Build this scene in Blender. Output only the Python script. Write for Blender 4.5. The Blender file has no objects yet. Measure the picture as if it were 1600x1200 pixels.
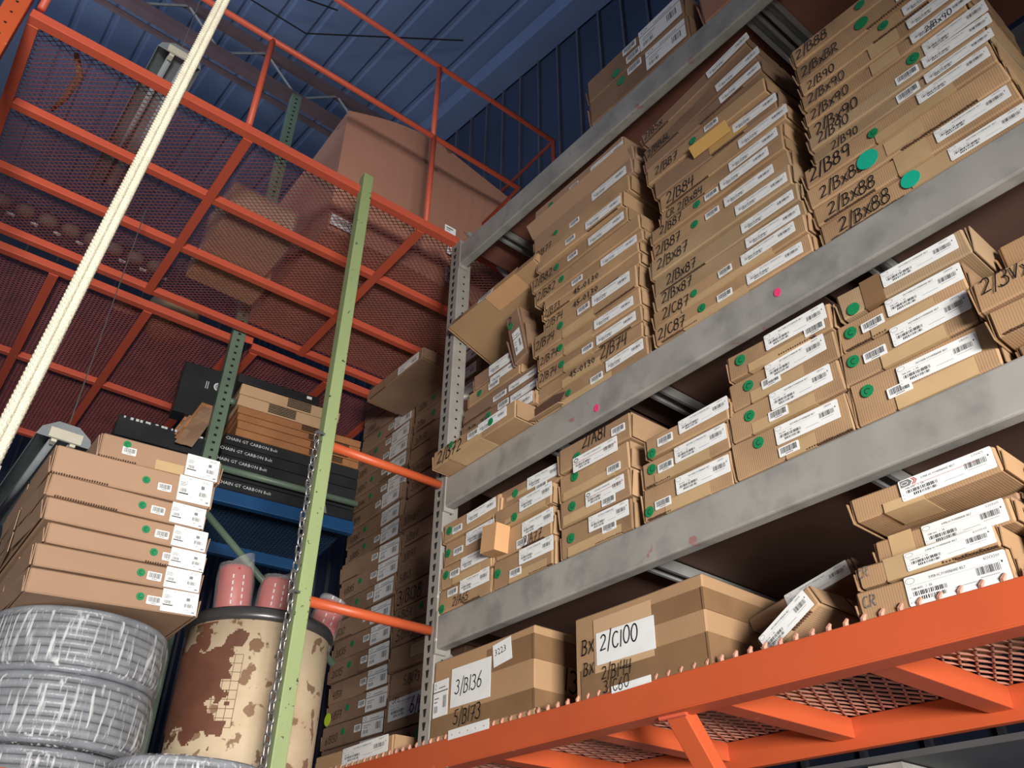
import bpy, bmesh, math, random
from mathutils import Vector, Matrix, noise
import numpy as np
random.seed(7)
S = bpy.context.scene
COL = S.collection
# ---------------------------------------------------------------- camera
def cam_axes(a, b, c):
    ca, sa, cb, sb, cc, sc = math.cos(a), math.sin(a), math.cos(b), math.sin(b), math.cos(c), math.sin(c)
    fwd = Vector((ca*cb, sa*cb, sb)); right = Vector((sa, -ca, 0)); up = right.cross(fwd)
    return cc*right+sc*up, -sc*right+cc*up, fwd
r_, u_, f_ = cam_axes(2.46553812, 0.6005728, 0.01405754)
cd = bpy.data.cameras.new('camera'); cam = bpy.data.objects.new('camera', cd); COL.objects.link(cam)
cd.sensor_width = 36; cd.lens = 1334.45/1600*36; cd.clip_start = 0.05
cam.matrix_world = Matrix(((r_.x, u_.x, -f_.x, 0), (r_.y, u_.y, -f_.y, 0), (r_.z, u_.z, -f_.z, 1.6), (0, 0, 0, 1)))
S.camera = cam
# ---------------------------------------------------------------- light and exposure
S.view_settings.view_transform = 'Standard'; S.view_settings.look = 'None'
S.view_settings.gamma = 1; S.view_settings.use_curve_mapping = False
S.view_settings.exposure = 0.0
W = bpy.data.worlds.new('world'); S.world = W; W.use_nodes = True
W.node_tree.nodes['Background'].inputs[0].default_value = (0.55, 0.70, 1.0, 1)
W.node_tree.nodes['Background'].inputs[1].default_value = 0.075
def area(name, loc, tgt, sx, sy, e, col):
    l = bpy.data.lights.new(name, 'AREA'); l.shape = 'RECTANGLE'; l.size = sx; l.size_y = sy; l.energy = e; l.color = col
    o = bpy.data.objects.new(name, l); COL.objects.link(o); o.location = loc
    o.rotation_euler = (Vector(tgt)-Vector(loc)).to_track_quat('-Z', 'Y').to_euler(); return o
area('door_daylight', (4.6, -1.3, 1.2), (-1.4, 1.4, 1.9), 1.9, 1.3, 1010, (1.0, 0.95, 0.88))
area('roof_fill', (-4.2, -2.6, 6.0), (-4.0, .2, 9.4), 3.5, 2.5, 66, (0.66, 0.78, 1.0)).data.spread = 2.2  # added fill lamp aimed up to brighten the roof; no real source there
# ---------------------------------------------------------------- materials
def mat(name, col, rough=.7, metal=0., var=.25, vs=6., chip=None, cs=30., ct=.62, bump=0., bs=60., grime=None, gs=2.5, hue=.0, wave=0.):
    m = bpy.data.materials.new(name); m.use_nodes = True
    n, l = m.node_tree.nodes, m.node_tree.links
    b = n['Principled BSDF']; b.inputs['Roughness'].default_value = rough; b.inputs['Metallic'].default_value = metal
    tc = n.new('ShaderNodeTexCoord'); src = tc.outputs['Object']
    oi = n.new('ShaderNodeObjectInfo')
    ad = n.new('ShaderNodeVectorMath'); ad.operation = 'ADD'
    sc = n.new('ShaderNodeVectorMath'); sc.operation = 'SCALE'; sc.inputs[0].default_value = (37, 19, 23)
    l.new(oi.outputs['Random'], sc.inputs['Scale']); l.new(src, ad.inputs[0]); l.new(sc.outputs[0], ad.inputs[1])
    V = ad.outputs[0]
    def noi(scale, det=4.):
        t = n.new('ShaderNodeTexNoise'); t.inputs['Scale'].default_value = scale; t.inputs['Detail'].default_value = det
        l.new(V, t.inputs['Vector']); return t.outputs[0]
    def ramp(x, a, c, ca, cc):
        r = n.new('ShaderNodeValToRGB'); e = r.color_ramp.elements
        e[0].position = a; e[1].position = c; e[0].color = (*ca, 1); e[1].color = (*cc, 1); l.new(x, r.inputs[0]); return r.outputs[0]
    lo = tuple(c*(1-var) for c in col); hi = tuple(min(1, c*(1+var)) for c in col)
    c = ramp(noi(vs), .3, .7, lo, hi)
    def mixc(f, A, B):
        x = n.new('ShaderNodeMix'); x.data_type = 'RGBA'; l.new(f, x.inputs['Factor']); l.new(A, x.inputs['A'])
        if isinstance(B, tuple): x.inputs['B'].default_value = (*B, 1)
        else: l.new(B, x.inputs['B'])
        return x.outputs['Result']
    if grime: c = mixc(ramp(noi(gs, 8.), .48, .75, (0, 0, 0), (.8, .8, .8)), c, grime)
    if chip: c = mixc(ramp(noi(cs, 3.), ct, ct+.03, (0, 0, 0), (1, 1, 1)), c, chip)
    if hue:
        h = n.new('ShaderNodeHueSaturation'); mr = n.new('ShaderNodeMapRange')
        mr.inputs['To Min'].default_value = 1-hue; mr.inputs['To Max'].default_value = 1+hue
        l.new(oi.outputs['Random'], mr.inputs['Value']); l.new(mr.outputs[0], h.inputs['Value']); l.new(c, h.inputs['Color']); c = h.outputs[0]
    l.new(c, b.inputs['Base Color'])
    if bump or wave:
        bp = n.new('ShaderNodeBump'); bp.inputs['Strength'].default_value = max(bump, wave); bp.inputs['Distance'].default_value = .004
        h = noi(bs, 5.)
        if wave:
            w = n.new('ShaderNodeTexWave'); w.wave_type = 'BANDS'; w.bands_direction = 'X'
            w.inputs['Scale'].default_value = 45; w.inputs['Distortion'].default_value = .6; l.new(src, w.inputs['Vector'])
            a2 = n.new('ShaderNodeMath'); a2.operation = 'MULTIPLY_ADD'; a2.inputs[1].default_value = .5
            l.new(w.outputs[1], a2.inputs[0]); l.new(h, a2.inputs[2]); h = a2.outputs[0]
        l.new(h, bp.inputs['Height']); l.new(bp.outputs[0], b.inputs['Normal'])
    return m
def clear(name, col, rough, alpha, bump=.6, bs=25.):
    m = mat(name, col, rough, bump=bump, bs=bs, var=.1)
    m.node_tree.nodes['Principled BSDF'].inputs['Alpha'].default_value = alpha
    return m
TAN = mat('tan_cardboard', (.40, .252, .138), .82, var=.12, vs=4, hue=.16, wave=.16, bs=14, grime=(.22, .13, .072), gs=3)
OLIVE = mat('olive_tan_cardboard', (.38, .262, .155), .82, var=.10, vs=4, hue=.10, wave=.12, bs=14, grime=(.27, .17, .085), gs=3)
PINK = mat('pinkish_cardboard', (.375, .235, .15), .8, var=.05, vs=3, hue=.06, wave=.05, bs=12)
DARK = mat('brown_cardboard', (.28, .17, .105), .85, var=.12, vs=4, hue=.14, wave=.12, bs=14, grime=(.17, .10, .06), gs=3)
BIGTAN = mat('carton_cardboard', (.40, .245, .13), .8, var=.08, vs=3, wave=.12, bs=10, hue=.05)
CRATE = mat('pallet_carton_board', (.42, .21, .145), .85, var=.08, vs=2, bump=.1, bs=6, chip=(.22, .11, .06), cs=7, ct=.72)
FRAY = mat('frayed_board_edge', (.10, .05, .028), .9, var=.2)
FLAP = mat('cut_cardboard_flap', (.56, .32, .155), .8, var=.08, hue=.08)
TAPE = mat('paper_tape', (.50, .345, .185), .55, var=.08, vs=8, hue=.08)
BTAPE = mat('brown_plastic_tape', (.23, .135, .07), .25, var=.1, bump=.15, bs=25)
YTAPE = mat('yellowed_tape', (.55, .34, .11), .35, var=.1)
WHITE = mat('label_paper', (.82, .84, .85), .6, var=.04, vs=15)
INK = mat('print_ink', (.025, .025, .03), .6, var=0)
MARKER = mat('marker_ink', (.012, .012, .015), .45, var=0)
GREYINK = mat('grey_print_ink', (.20, .20, .21), .6, var=0)
REDINK = mat('red_print_ink', (.5, .03, .05), .6, var=0)
GREEN = mat('green_sticker', (.01, .23, .085), .5, var=.06)
TEAL = mat('teal_sticker', (.01, .46, .30), .4, var=.05)
LIME = mat('lime_sticker', (.52, .72, .03), .5, var=.03)
YELLOW = mat('yellow_sticker', (.85, .50, .02), .5, var=.03)
MAGENTA = mat('pink_sticker', (.85, .06, .20), .5, var=.03)
ORANGE = mat('orange_paint', (.56, .10, .034), .42, var=.10, vs=3, chip=(.75, .50, .36), cs=13, ct=.725, bump=.04, bs=30, grime=(.46, .085, .025), gs=3)
RUSTRED = mat('red_orange_paint', (.60, .105, .055), .5, var=.08, vs=3, chip=(.22, .05, .03), cs=35, ct=.74, grime=(.50, .09, .05), gs=3)
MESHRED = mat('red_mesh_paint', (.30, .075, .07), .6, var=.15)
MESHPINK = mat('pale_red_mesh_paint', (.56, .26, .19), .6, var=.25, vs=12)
GREY = mat('scuffed_grey_steel', (.36, .355, .335), .55, .15, var=.12, vs=5, chip=(.36, .20, .19), cs=11, ct=.70, grime=(.20, .195, .19), gs=9, bump=.06)
GREYPOST = mat('grey_post_steel', (.34, .325, .30), .5, .15, var=.12, vs=9, chip=(.6, .58, .54), cs=22, ct=.70)
GALV = mat('galvanised_steel', (.45, .46, .46), .4, .5, var=.12, vs=14)
HOLE = mat('hole_black', (.006, .006, .007), .9, var=0)
LIMEP = mat('pale_green_paint', (.30, .375, .175), .5, var=.07, vs=5, chip=(.04, .045, .03), cs=48, ct=.68, grime=(.25, .32, .15), gs=5)
SAGE = mat('sage_green_paint', (.135, .20, .145), .45, var=.08, vs=4, grime=(.09, .13, .10), gs=3)
BLUE = mat('blue_paint', (.008, .065, .19), .45, var=.1, vs=4)
BLUEMESH = mat('blue_mesh_paint', (.006, .03, .075), .6, var=.1)
ROOF = mat('haze_blue_roof_sheet', (.165, .225, .37), .75, .0, var=.15, vs=.5, grime=(.10, .14, .25), gs=.6)  # blue of the lens-flare haze is put into the sheet colour
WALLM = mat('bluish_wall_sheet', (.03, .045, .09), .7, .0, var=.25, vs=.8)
RIB = mat('pale_wall_rib', (.10, .105, .14), .6, .2, var=.2, vs=3)
CONC = mat('concrete', (.30, .29, .27), .85, var=.2, vs=1.5)
WOODLIT = mat('lit_shelf_board', (.26, .10, .07), .75, var=.22, vs=3, grime=(.14, .06, .045), gs=2)  # same wood as the other tiers, with its brighter reddish light painted in
WOOD = mat('dark_shelf_board', (.12, .062, .045), .75, var=.22, vs=3, grime=(.10, .05, .035), gs=2)
ROPE = mat('cream_rope_fibre', (.45, .43, .345), .85, var=.08, vs=40, bump=.5, bs=260)
BLACK = mat('black_box_board', (.018, .021, .025), .38, var=.15, vs=5, grime=(.035, .036, .038), gs=3)
WHITEP = mat('white_print', (.62, .64, .65), .6, var=0)
KRAFT = mat('kraft_sleeve', (.55, .365, .215), .75, var=.05, vs=3)
RUSTBOX = mat('orange_brown_sleeve', (.36, .155, .06), .75, var=.15, vs=5)
DRUM = mat('stained_drum_board', (.60, .48, .33), .75, var=.08, vs=5, chip=(.25, .15, .09), cs=15, ct=.585, grime=(.36, .24, .14), gs=5)
STAIN = mat('brown_label_stain', (.13, .05, .028), .7, var=.25, vs=8)
RIM = mat('dark_drum_rim', (.10, .10, .105), .35, .6, var=.2)
ROLL = mat('red_roll', (.42, .045, .035), .5, var=.1)
FILM = clear('plastic_film', (.80, .78, .80), .15, .16, 1.0, 30)
WRAP = clear('stretch_wrap', (.80, .82, .86), .12, .14, 1.0, 22)
def streaks(m):                                    # vertical film creases: noise stretched along z, their white highlights put into the alpha
    n, l = m.node_tree.nodes, m.node_tree.links; b = n['Principled BSDF']
    mp = n.new('ShaderNodeMapping'); mp.inputs['Scale'].default_value = (44, 44, 5); tc = n.new('ShaderNodeTexCoord'); l.new(tc.outputs['Object'], mp.inputs['Vector'])
    t = n.new('ShaderNodeTexNoise'); t.inputs['Scale'].default_value = 1.6; t.inputs['Detail'].default_value = 5; l.new(mp.outputs[0], t.inputs['Vector'])
    r = n.new('ShaderNodeValToRGB'); e = r.color_ramp.elements; e[0].position = .53; e[0].color = (.08, .08, .09, 1); e[1].position = .66; e[1].color = (.70, .70, .70, 1)
    l.new(t.outputs[0], r.inputs[0]); l.new(r.outputs[0], b.inputs['Alpha'])
    for k in n:
        if k.type == 'BUMP': l.new(t.outputs[0], k.inputs['Height']); k.inputs['Distance'].default_value = .012
streaks(WRAP)
HOSE = mat('clear_braided_hose', (.20, .215, .245), .30, var=.25, vs=14, bump=.4, bs=180)
FIX = mat('grey_fixture_metal', (.26, .29, .31), .5, .2, var=.15)
LAMPW = mat('white_lampholder', (.60, .57, .47), .5, var=.1)
TUBE = mat('unlit_tube_glass', (.30, .33, .36), .2, var=.1)
BROWNTOP = mat('truss_steel', (.13, .085, .09), .7, var=.15)
GREYFAB = mat('grey_bundle', (.13, .12, .12), .8, var=.2)
RUBBER = mat('grey_rubber', (.07, .075, .08), .6, var=.1)
CHAINM = mat('chain_steel', (.34, .34, .35), .35, .8, var=.1)
# ---------------------------------------------------------------- mesh helpers
class MB:
    def __init__(s): s.v, s.f, s.m, s.mats = [], [], [], []
    def slot(s, m):
        if m not in s.mats: s.mats.append(m)
        return s.mats.index(m)
    def add(s, vs, fs, m):
        k = len(s.v); i = s.slot(m); s.v += [tuple(v) for v in vs]
        for f in fs: s.f.append([k+a for a in f]); s.m.append(i)
    def box(s, a, b, m, M=None):
        vs = [Vector((x, y, z)) for z in (a[2], b[2]) for y in (a[1], b[1]) for x in (a[0], b[0])]
        if M: vs = [M @ v for v in vs]
        s.add(vs, [(0, 2, 3, 1), (4, 5, 7, 6), (0, 1, 5, 4), (2, 6, 7, 3), (0, 4, 6, 2), (1, 3, 7, 5)], m)
    def bar(s, p, q, w, h, m, up=(0, 0, 1)):
        p, q = Vector(p), Vector(q); d = (q-p); L = d.length; d.normalize()
        u = Vector(up); a = d.cross(u)
        if a.length < 1e-4: a = d.cross(Vector((1, 0, 0)))
        a.normalize(); b = a.cross(d)
        M = Matrix((d, a, b)).transposed().to_4x4(); M.translation = p
        s.box((0, -w/2, -h/2), (L, w/2, h/2), m, M)
    def tube(s, pts, r, m, n=10, caps=True, closed=False):
        pts = [Vector(p) for p in pts]; rings = []; N = len(pts)
        prev = None
        for i, p in enumerate(pts):
            if closed: d = pts[(i+1) % N]-pts[i-1]
            else: d = pts[min(i+1, N-1)]-pts[max(i-1, 0)]
            d.normalize()
            if prev is None: a = d.orthogonal().normalized()
            else:
                a = prev-d*prev.dot(d)
                a = a.normalized() if a.length > 1e-6 else d.orthogonal().normalized()
            prev = a; b = d.cross(a)
            rr = r[i] if isinstance(r, (list, tuple)) else r
            rings.append([p+rr*(math.cos(t)*a+math.sin(t)*b) for t in [2*math.pi*k/n for k in range(n)]])
        vs = [v for g in rings for v in g]; fs = []
        for i in range(N if closed else N-1):
            j = (i+1) % N
            for k in range(n): fs.append((i*n+k, i*n+(k+1) % n, j*n+(k+1) % n, j*n+k))
        if caps and not closed: fs += [tuple(range(n))[::-1], tuple((N-1)*n+k for k in range(n))]
        s.add(vs, fs, m)
    def lathe(s, prof, m, n=48, c=(0, 0), closed=False):
        vs = []; fs = []; K = len(prof)
        for i in range(n):
            t = 2*math.pi*i/n
            for r, z in prof: vs.append((c[0]+r*math.cos(t), c[1]+r*math.sin(t), z))
        for i in range(n):
            j = (i+1) % n
            for k in range(K if closed else K-1):
                k2 = (k+1) % K
                fs.append((i*K+k, j*K+k, j*K+k2, i*K+k2))
        s.add(vs, fs, m)
    def build(s, name, parent=None, smooth=False, bevel=0):
        me = bpy.data.meshes.new(name); me.from_pydata(s.v, [], s.f)
        for m in s.mats: me.materials.append(m)
        me.polygons.foreach_set('material_index', s.m)
        if smooth: me.polygons.foreach_set('use_smooth', [True]*len(me.polygons))
        me.update()
        o = bpy.data.objects.new(name, me); COL.objects.link(o)
        if parent: o.parent = parent
        if bevel:
            md = o.modifiers.new('bevel', 'BEVEL'); md.width = bevel; md.segments = 2; md.limit_method = 'ANGLE'
        return o
def tag(o, label=None, cat=None, group=None, kind=None):
    if label: o['label'] = label
    if cat: o['category'] = cat
    if group: o['group'] = group
    if kind: o['kind'] = kind
    return o
def thing(name, label, cat, loc=(0, 0, 0), rot=(0, 0, 0), group=None):
    o = bpy.data.objects.new(name, None); COL.objects.link(o); o.empty_display_size = .05
    o.location = loc; o.rotation_euler = rot
    return tag(o, label, cat, group)
def inst(name, me, parent, loc=(0, 0, 0), rot=(0, 0, 0), sc=(1, 1, 1)):
    o = bpy.data.objects.new(name, me); COL.objects.link(o); o.parent = parent
    o.location = loc; o.rotation_euler = rot; o.scale = sc; return o
# ---- handwriting strokes (x right, y up, unit height) --------------------------------------
def arc(cx, cy, rx, ry, a, b, n=10): return [(cx+rx*math.cos(math.radians(a+(b-a)*i/n)), cy+ry*math.sin(math.radians(a+(b-a)*i/n))) for i in range(n+1)]
G = {
 '0': [arc(.26, .5, .24, .48, 80, 440, 16)], '1': [[(.1, 1), (.08, 0)]],
 '2': [arc(.25, .74, .22, .25, 160, -30, 8)+[(.04, .04), (.5, .08)]],
 '3': [arc(.2, .76, .22, .22, 140, -80, 8)+arc(.2, .27, .26, .27, 80, -150, 9)],
 '4': [[(.12, .95), (.02, .42), (.5, .46)], [(.46, .95), (.36, -.05)]],
 '5': [[(.5, 1), (.12, .96), (.08, .58)]+arc(.2, .3, .25, .28, 100, -150, 9)],
 '6': [[(.4, 1), (.12, .55)]+arc(.25, .26, .22, .25, 150, -210, 14)],
 '7': [[(.02, .92), (.5, .96), (.2, -.02)], [(.12, .46), (.48, .5)]],
 '8': [arc(.27, .75, .19, .22, 270, -90, 12), arc(.25, .26, .24, .27, 90, -270, 14)],
 '9': [arc(.25, .72, .21, .25, 0, 360, 14)+[(.46, .72), (.38, 0)]],
 'A': [[(0, 0), (.25, 1), (.48, 0)], [(.1, .38), (.42, .4)]],
 'B': [[(.06, 1), (.02, 0)], [(.0, .96)]+arc(.2, .76, .22, .22, 90, -90, 7)+arc(.18, .27, .3, .27, 80, -100, 9)+[(0, .02)]],
 'C': [arc(.3, .48, .28, .46, 55, 320, 12)], 'R': [[(.05, 1), (.02, 0)], [(.02, .96)]+arc(.2, .74, .24, .24, 90, -90, 8)+[(.14, .5), (.5, .02)]],
 'X': [[(.02, .72), (.42, .05)], [(.42, .75), (.0, .0)]], 'V': [[(0, .85), (.2, .05), (.46, .9)]], 'L': [[(.06, .9), (.04, .05), (.44, .08)]],
 '/': [[(.26, 1.08), (.04, -.12)]], 'S': [arc(.25, .75, .2, .23, 50, 270, 8)+arc(.22, .26, .22, .26, 90, -150, 8)],
 'P': [[(.05, 1), (.03, 0)], [(.02, .96)]+arc(.2, .74, .24, .24, 90, -90, 8)+[(.04, .5)]], '-': [[(.02, .45), (.35, .47)]], ' ': []}
ADV = {'1': .30, '/': .42, ' ': .35, 'X': .55, '-': .45}
def strokes(b, text, h, m, y=0., wd=.0, rnd=None, ox=0., oz=0.):
    """marker writing in the XZ plane facing -Y, origin at lower left"""
    rnd = rnd or random.Random(text); x = 0; w = wd or h*.085
    for ch in text:
        dz = rnd.uniform(-.06, .06); k = rnd.uniform(.92, 1.1)
        for g in G[ch]:
            pts = [Vector((ox+(x+px_*k)*h*.95+.10*pz*h, 0, oz+(pz*k+dz)*h)) for px_, pz in g]
            for i in range(len(pts)-1):
                p, q = pts[i], pts[i+1]; d = q-p
                if d.length < 1e-7: continue
                d.normalize(); nn = Vector((-d.z, 0, d.x))*w/2; e = d*w*.3
                b.add([v+Vector((0, y, 0)) for v in (p-e-nn, q+e-nn, q+e+nn, p-e+nn)], [(0, 1, 2, 3)], m)
        x += ADV.get(ch, .66)
    return x*h*.95
_tx = {}
def print_text(b, text, h, m, ox, oz, y=0., stretch=1.):
    if text not in _tx:
        c = bpy.data.curves.new('t', 'FONT'); c.body = text; c.size = 1; c.resolution_u = 1
        o = bpy.data.objects.new('t', c); COL.objects.link(o); bpy.context.view_layer.update()
        me = bpy.data.meshes.new_from_object(o.evaluated_get(bpy.context.evaluated_depsgraph_get()))
        _tx[text] = ([tuple(v.co) for v in me.vertices], [tuple(p.vertices) for p in me.polygons])
        bpy.data.objects.remove(o); bpy.data.curves.remove(c); bpy.data.meshes.remove(me)
    vs, fs = _tx[text]
    b.add([(ox+v[0]*h*1.38*stretch, y, oz+v[1]*h*1.38) for v in vs], fs, m)
def plate(b, x0, z0, x1, z1, m, t=.001, r=.0, y0=0.):
    """rounded plate facing -Y with its back at y0"""
    r = min(r, (x1-x0)*.4, (z1-z0)*.4)
    if r > 0:
        pts = []
        for cx, cz, a in ((x1-r, z1-r, 0), (x0+r, z1-r, 90), (x0+r, z0+r, 180), (x1-r, z0+r, 270)):
            pts += arc(cx, cz, r, r, a, a+90, 3)
    else: pts = [(x1, z1), (x0, z1), (x0, z0), (x1, z0)]
    n = len(pts); vs = [(p[0], y0-t, p[1]) for p in pts]+[(p[0], y0, p[1]) for p in pts]
    b.add(vs, [tuple(range(n))]+[(i, n+i, n+(i+1) % n, (i+1) % n) for i in range(n)], m)
def bars(b, x0, z0, x1, z1, m, n=22, seed=1, y=-.0013):
    r = random.Random(seed); x = x0; s = (x1-x0)/n
    while x < x1:
        w = s*r.choice((.3, .45, .7)); b.add([(x, y, z0), (min(x+w, x1), y, z0), (min(x+w, x1), y, z1), (x, y, z1)], [(0, 1, 2, 3)], m); x += w+s*r.choice((.3, .5, .7))
def rect(b, x0, z0, x1, z1, m, y=-.0013): b.add([(x0, y, z0), (x1, y, z0), (x1, y, z1), (x0, y, z1)], [(0, 1, 2, 3)], m)
def ring(b, cx, cz, rx, rz, w, m, y=-.0013, n=20):
    o = arc(cx, cz, rx, rz, 0, 360, n); i = arc(cx, cz, rx-w, rz-w, 0, 360, n)
    b.add([(p[0], y, p[1]) for p in o+i], [(k, k+1, n+2+k, n+1+k) for k in range(n)], m)
_lab = {}
def label_mesh(kind):
    """sticker meshes, 1 m wide in x unless scaled (unit size = real size)"""
    if kind in _lab: return _lab[kind]
    b = MB()
    if kind.startswith('belt'):                     # long shipping label .22 x .056
        plate(b, 0, 0, .22, .056, WHITE, r=.004)
        if kind == 'belt_red':
            rect(b, .002, .031, .218, .0325, REDINK); ring(b, .017, .043, .012, .007, .003, INK)
        elif kind == 'belt_logo':
            b.add([(.004, -.0012, .036), (.026, -.0012, .036), (.034, -.0012, .045), (.026, -.0012, .054), (.004, -.0012, .054)], [(0, 1, 2, 3, 4)], GREYINK)
            ring(b, .015, .045, .009, .005, .0015, WHITE)
            for dx in (.031, .036): b.add([(dx, -.0013, .036), (dx+.003, -.0013, .036), (dx+.010, -.0013, .045), (dx+.003, -.0013, .054), (dx, -.0013, .054), (dx+.007, -.0013, .045)], [(0, 1, 2, 5), (5, 2, 3, 4)], REDINK)
            rect(b, .03, .0325, .19, .0335, REDINK)
        else: ring(b, .013, .047, .011, .006, .0009, GREYINK); rect(b, .004, .0375, .19, .0379, GREYINK)
        t = {'belt_logo': ('SUPER HC POWERBAND BELT', '9388-5047    1   EA', '5/3V475'), 'belt_63': ('SUPER HC POWERBAND BELT', '9388-3063    1   EA', '5/3VX630'),
             'belt_50': ('SUPER HC POWERBAND BELT', '9388-4050    1   EA', '4/3VX500')}.get(kind, ('HI-POWER II POWERBAND BELT', '9382-2081    1   EA', '2/BX90'))
        print_text(b, t[0], .0055, INK, .055, .042, -.0013, .8); print_text(b, t[1], .0048, INK, .012, .0285, -.0013, .9)
        print_text(b, t[2], .006, GREYINK, .175, .046, -.0013)
        bars(b, .014, .017, .09, .0255, INK, 20, 3); bars(b, .03, .0075, .085, .0145, INK, 14, 5); bars(b, .155, .022, .205, .036, INK, 16, 8)
        rect(b, .105, .0125, .15, .0135, GREYINK); rect(b, .16, .0165, .2, .0175, GREYINK); rect(b, .208, .034, .211, .038, INK); rect(b, .004, .0155, .007, .0165, INK); rect(b, .004, .006, .007, .007, INK)
    elif kind == 'bar':                             # .07 x .032
        plate(b, 0, 0, .07, .032, WHITE, r=.003); bars(b, .007, .009, .063, .028, INK, 20, 11); rect(b, .022, .004, .048, .0065, GREYINK)
    elif kind.startswith('square'):                 # .14 x .085
        plate(b, 0, 0, .14, .085, WHITE, r=.002)
        ring(b, .016, .077, .012, .005, .0008, GREYINK); print_text(b, 'V - BELT', .004, INK, .035, .075, -.0013)
        print_text(b, 'D120' if kind == 'square' else 'SB144', .008, INK, .098, .071, -.0013)
        for i in range(3): rect(b, .007, .061-.005*i, .028+.005*(i % 2), .0625-.005*i, INK)
        bars(b, .01, .03, .035, .042, INK, 9, 4); rect(b, .006, .023, .045, .027, INK)
        rect(b, .006, .0675, .134, .0679, GREYINK)
        bars(b, .09, .026, .122, .04, INK, 9, 6); print_text(b, '1 EA', .006, INK, .09, .014, -.0013); rect(b, .094, .05, .108, .062, GREYINK); rect(b, .12, .007, .132, .012, GREYINK)
        rect(b, .055, .016, .064, .0172, GREYINK)
    elif kind == 'tall':                            # .15 x .09 with rule
        plate(b, 0, 0, .15, .09, WHITE, r=.002); rect(b, 0, .061, .15, .0635, INK); ring(b, .02, .077, .011, .007, .0015, INK)
        bars(b, .012, .012, .05, .028, INK, 10, 2); bars(b, .1, .02, .135, .05, INK, 8, 9); rect(b, .055, .07, .12, .073, GREYINK); rect(b, .012, .045, .06, .048, GREYINK); rect(b, .012, .036, .045, .039, GREYINK)
    elif kind == 'sheet': plate(b, 0, 0, .2, .14, WHITE, r=0)
    elif kind in ('green', 'green_plain', 'teal', 'lime', 'yellow', 'pink'):
        M = {'green': GREEN, 'green_plain': GREEN, 'teal': TEAL, 'lime': LIME, 'yellow': YELLOW, 'pink': MAGENTA}[kind]
        c = arc(0, 0, .5, .5, 0, 360, 28)[:-1]; n = len(c)
        b.add([(p[0], -.0012, p[1]) for p in c]+[(p[0], 0, p[1]) for p in c], [tuple(range(n))]+[(i, n+i, n+(i+1) % n, (i+1) % n) for i in range(n)], M)
        if kind == 'green':
            a = arc(.02, -.02, .22, .22, 60, 300, 8)
            for i in range(len(a)-1):
                p, q = Vector((a[i][0], -.0014, a[i][1])), Vector((a[i+1][0], -.0014, a[i+1][1])); d = (q-p).normalized(); nn = Vector((-d.z, 0, d.x))*.03
                b.add([p-nn, q-nn, q+nn, p+nn], [(0, 1, 2, 3)], MARKER)
    o = b.build(kind); me = o.data; bpy.data.objects.remove(o); _lab[kind] = me; return me
LS = {'belt': (.22, .056), 'belt_red': (.22, .056), 'belt_logo': (.22, .056), 'belt_63': (.22, .056), 'belt_50': (.22, .056), 'bar': (.07, .032), 'square': (.14, .085), 'square_sb': (.14, .085), 'tall': (.15, .09), 'sheet': (.2, .14)}
LN = {'bar': 'barcode_sticker', 'sheet': 'paper_sheet'}
# ---------------------------------------------------------------- cartons
def carton_bm(w, d, h, seed, amp=.003):
    bm = bmesh.new(); bmesh.ops.create_cube(bm, size=1)
    bmesh.ops.scale(bm, vec=(w-.002, d, h-.004), verts=bm.verts)
    bmesh.ops.bevel(bm, geom=bm.edges[:], offset=.0048, segments=1, affect='EDGES')
    cx = max(2, int(w/.07))
    for ax, n, L in ((0, cx, w), (2, 2, h), (1, 2, d)):
        for i in range(1, n):
            t = -L/2+L*i/n; no = Vector((0, 0, 0)); no[ax] = 1; co = Vector((0, 0, 0)); co[ax] = t
            bmesh.ops.bisect_plane(bm, geom=bm.verts[:]+bm.edges[:]+bm.faces[:], plane_co=co, plane_no=no)
    rx = random.Random(seed); sk = rx.uniform(-.006, .006)
    for v in bm.verts:
        s = v.co*5+Vector((seed*3.1, seed*1.7, 0)); q = noise.noise_vector(s)*amp
        v.co += Vector((q.x, q.y*.5, q.z*.45))
        v.co.z -= amp*.5*math.cos(v.co.x/w*3.1)*(1 if v.co.z > 0 else 0)
        v.co.x += sk*v.co.z/h
    return bm
SEED = [0]
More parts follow.
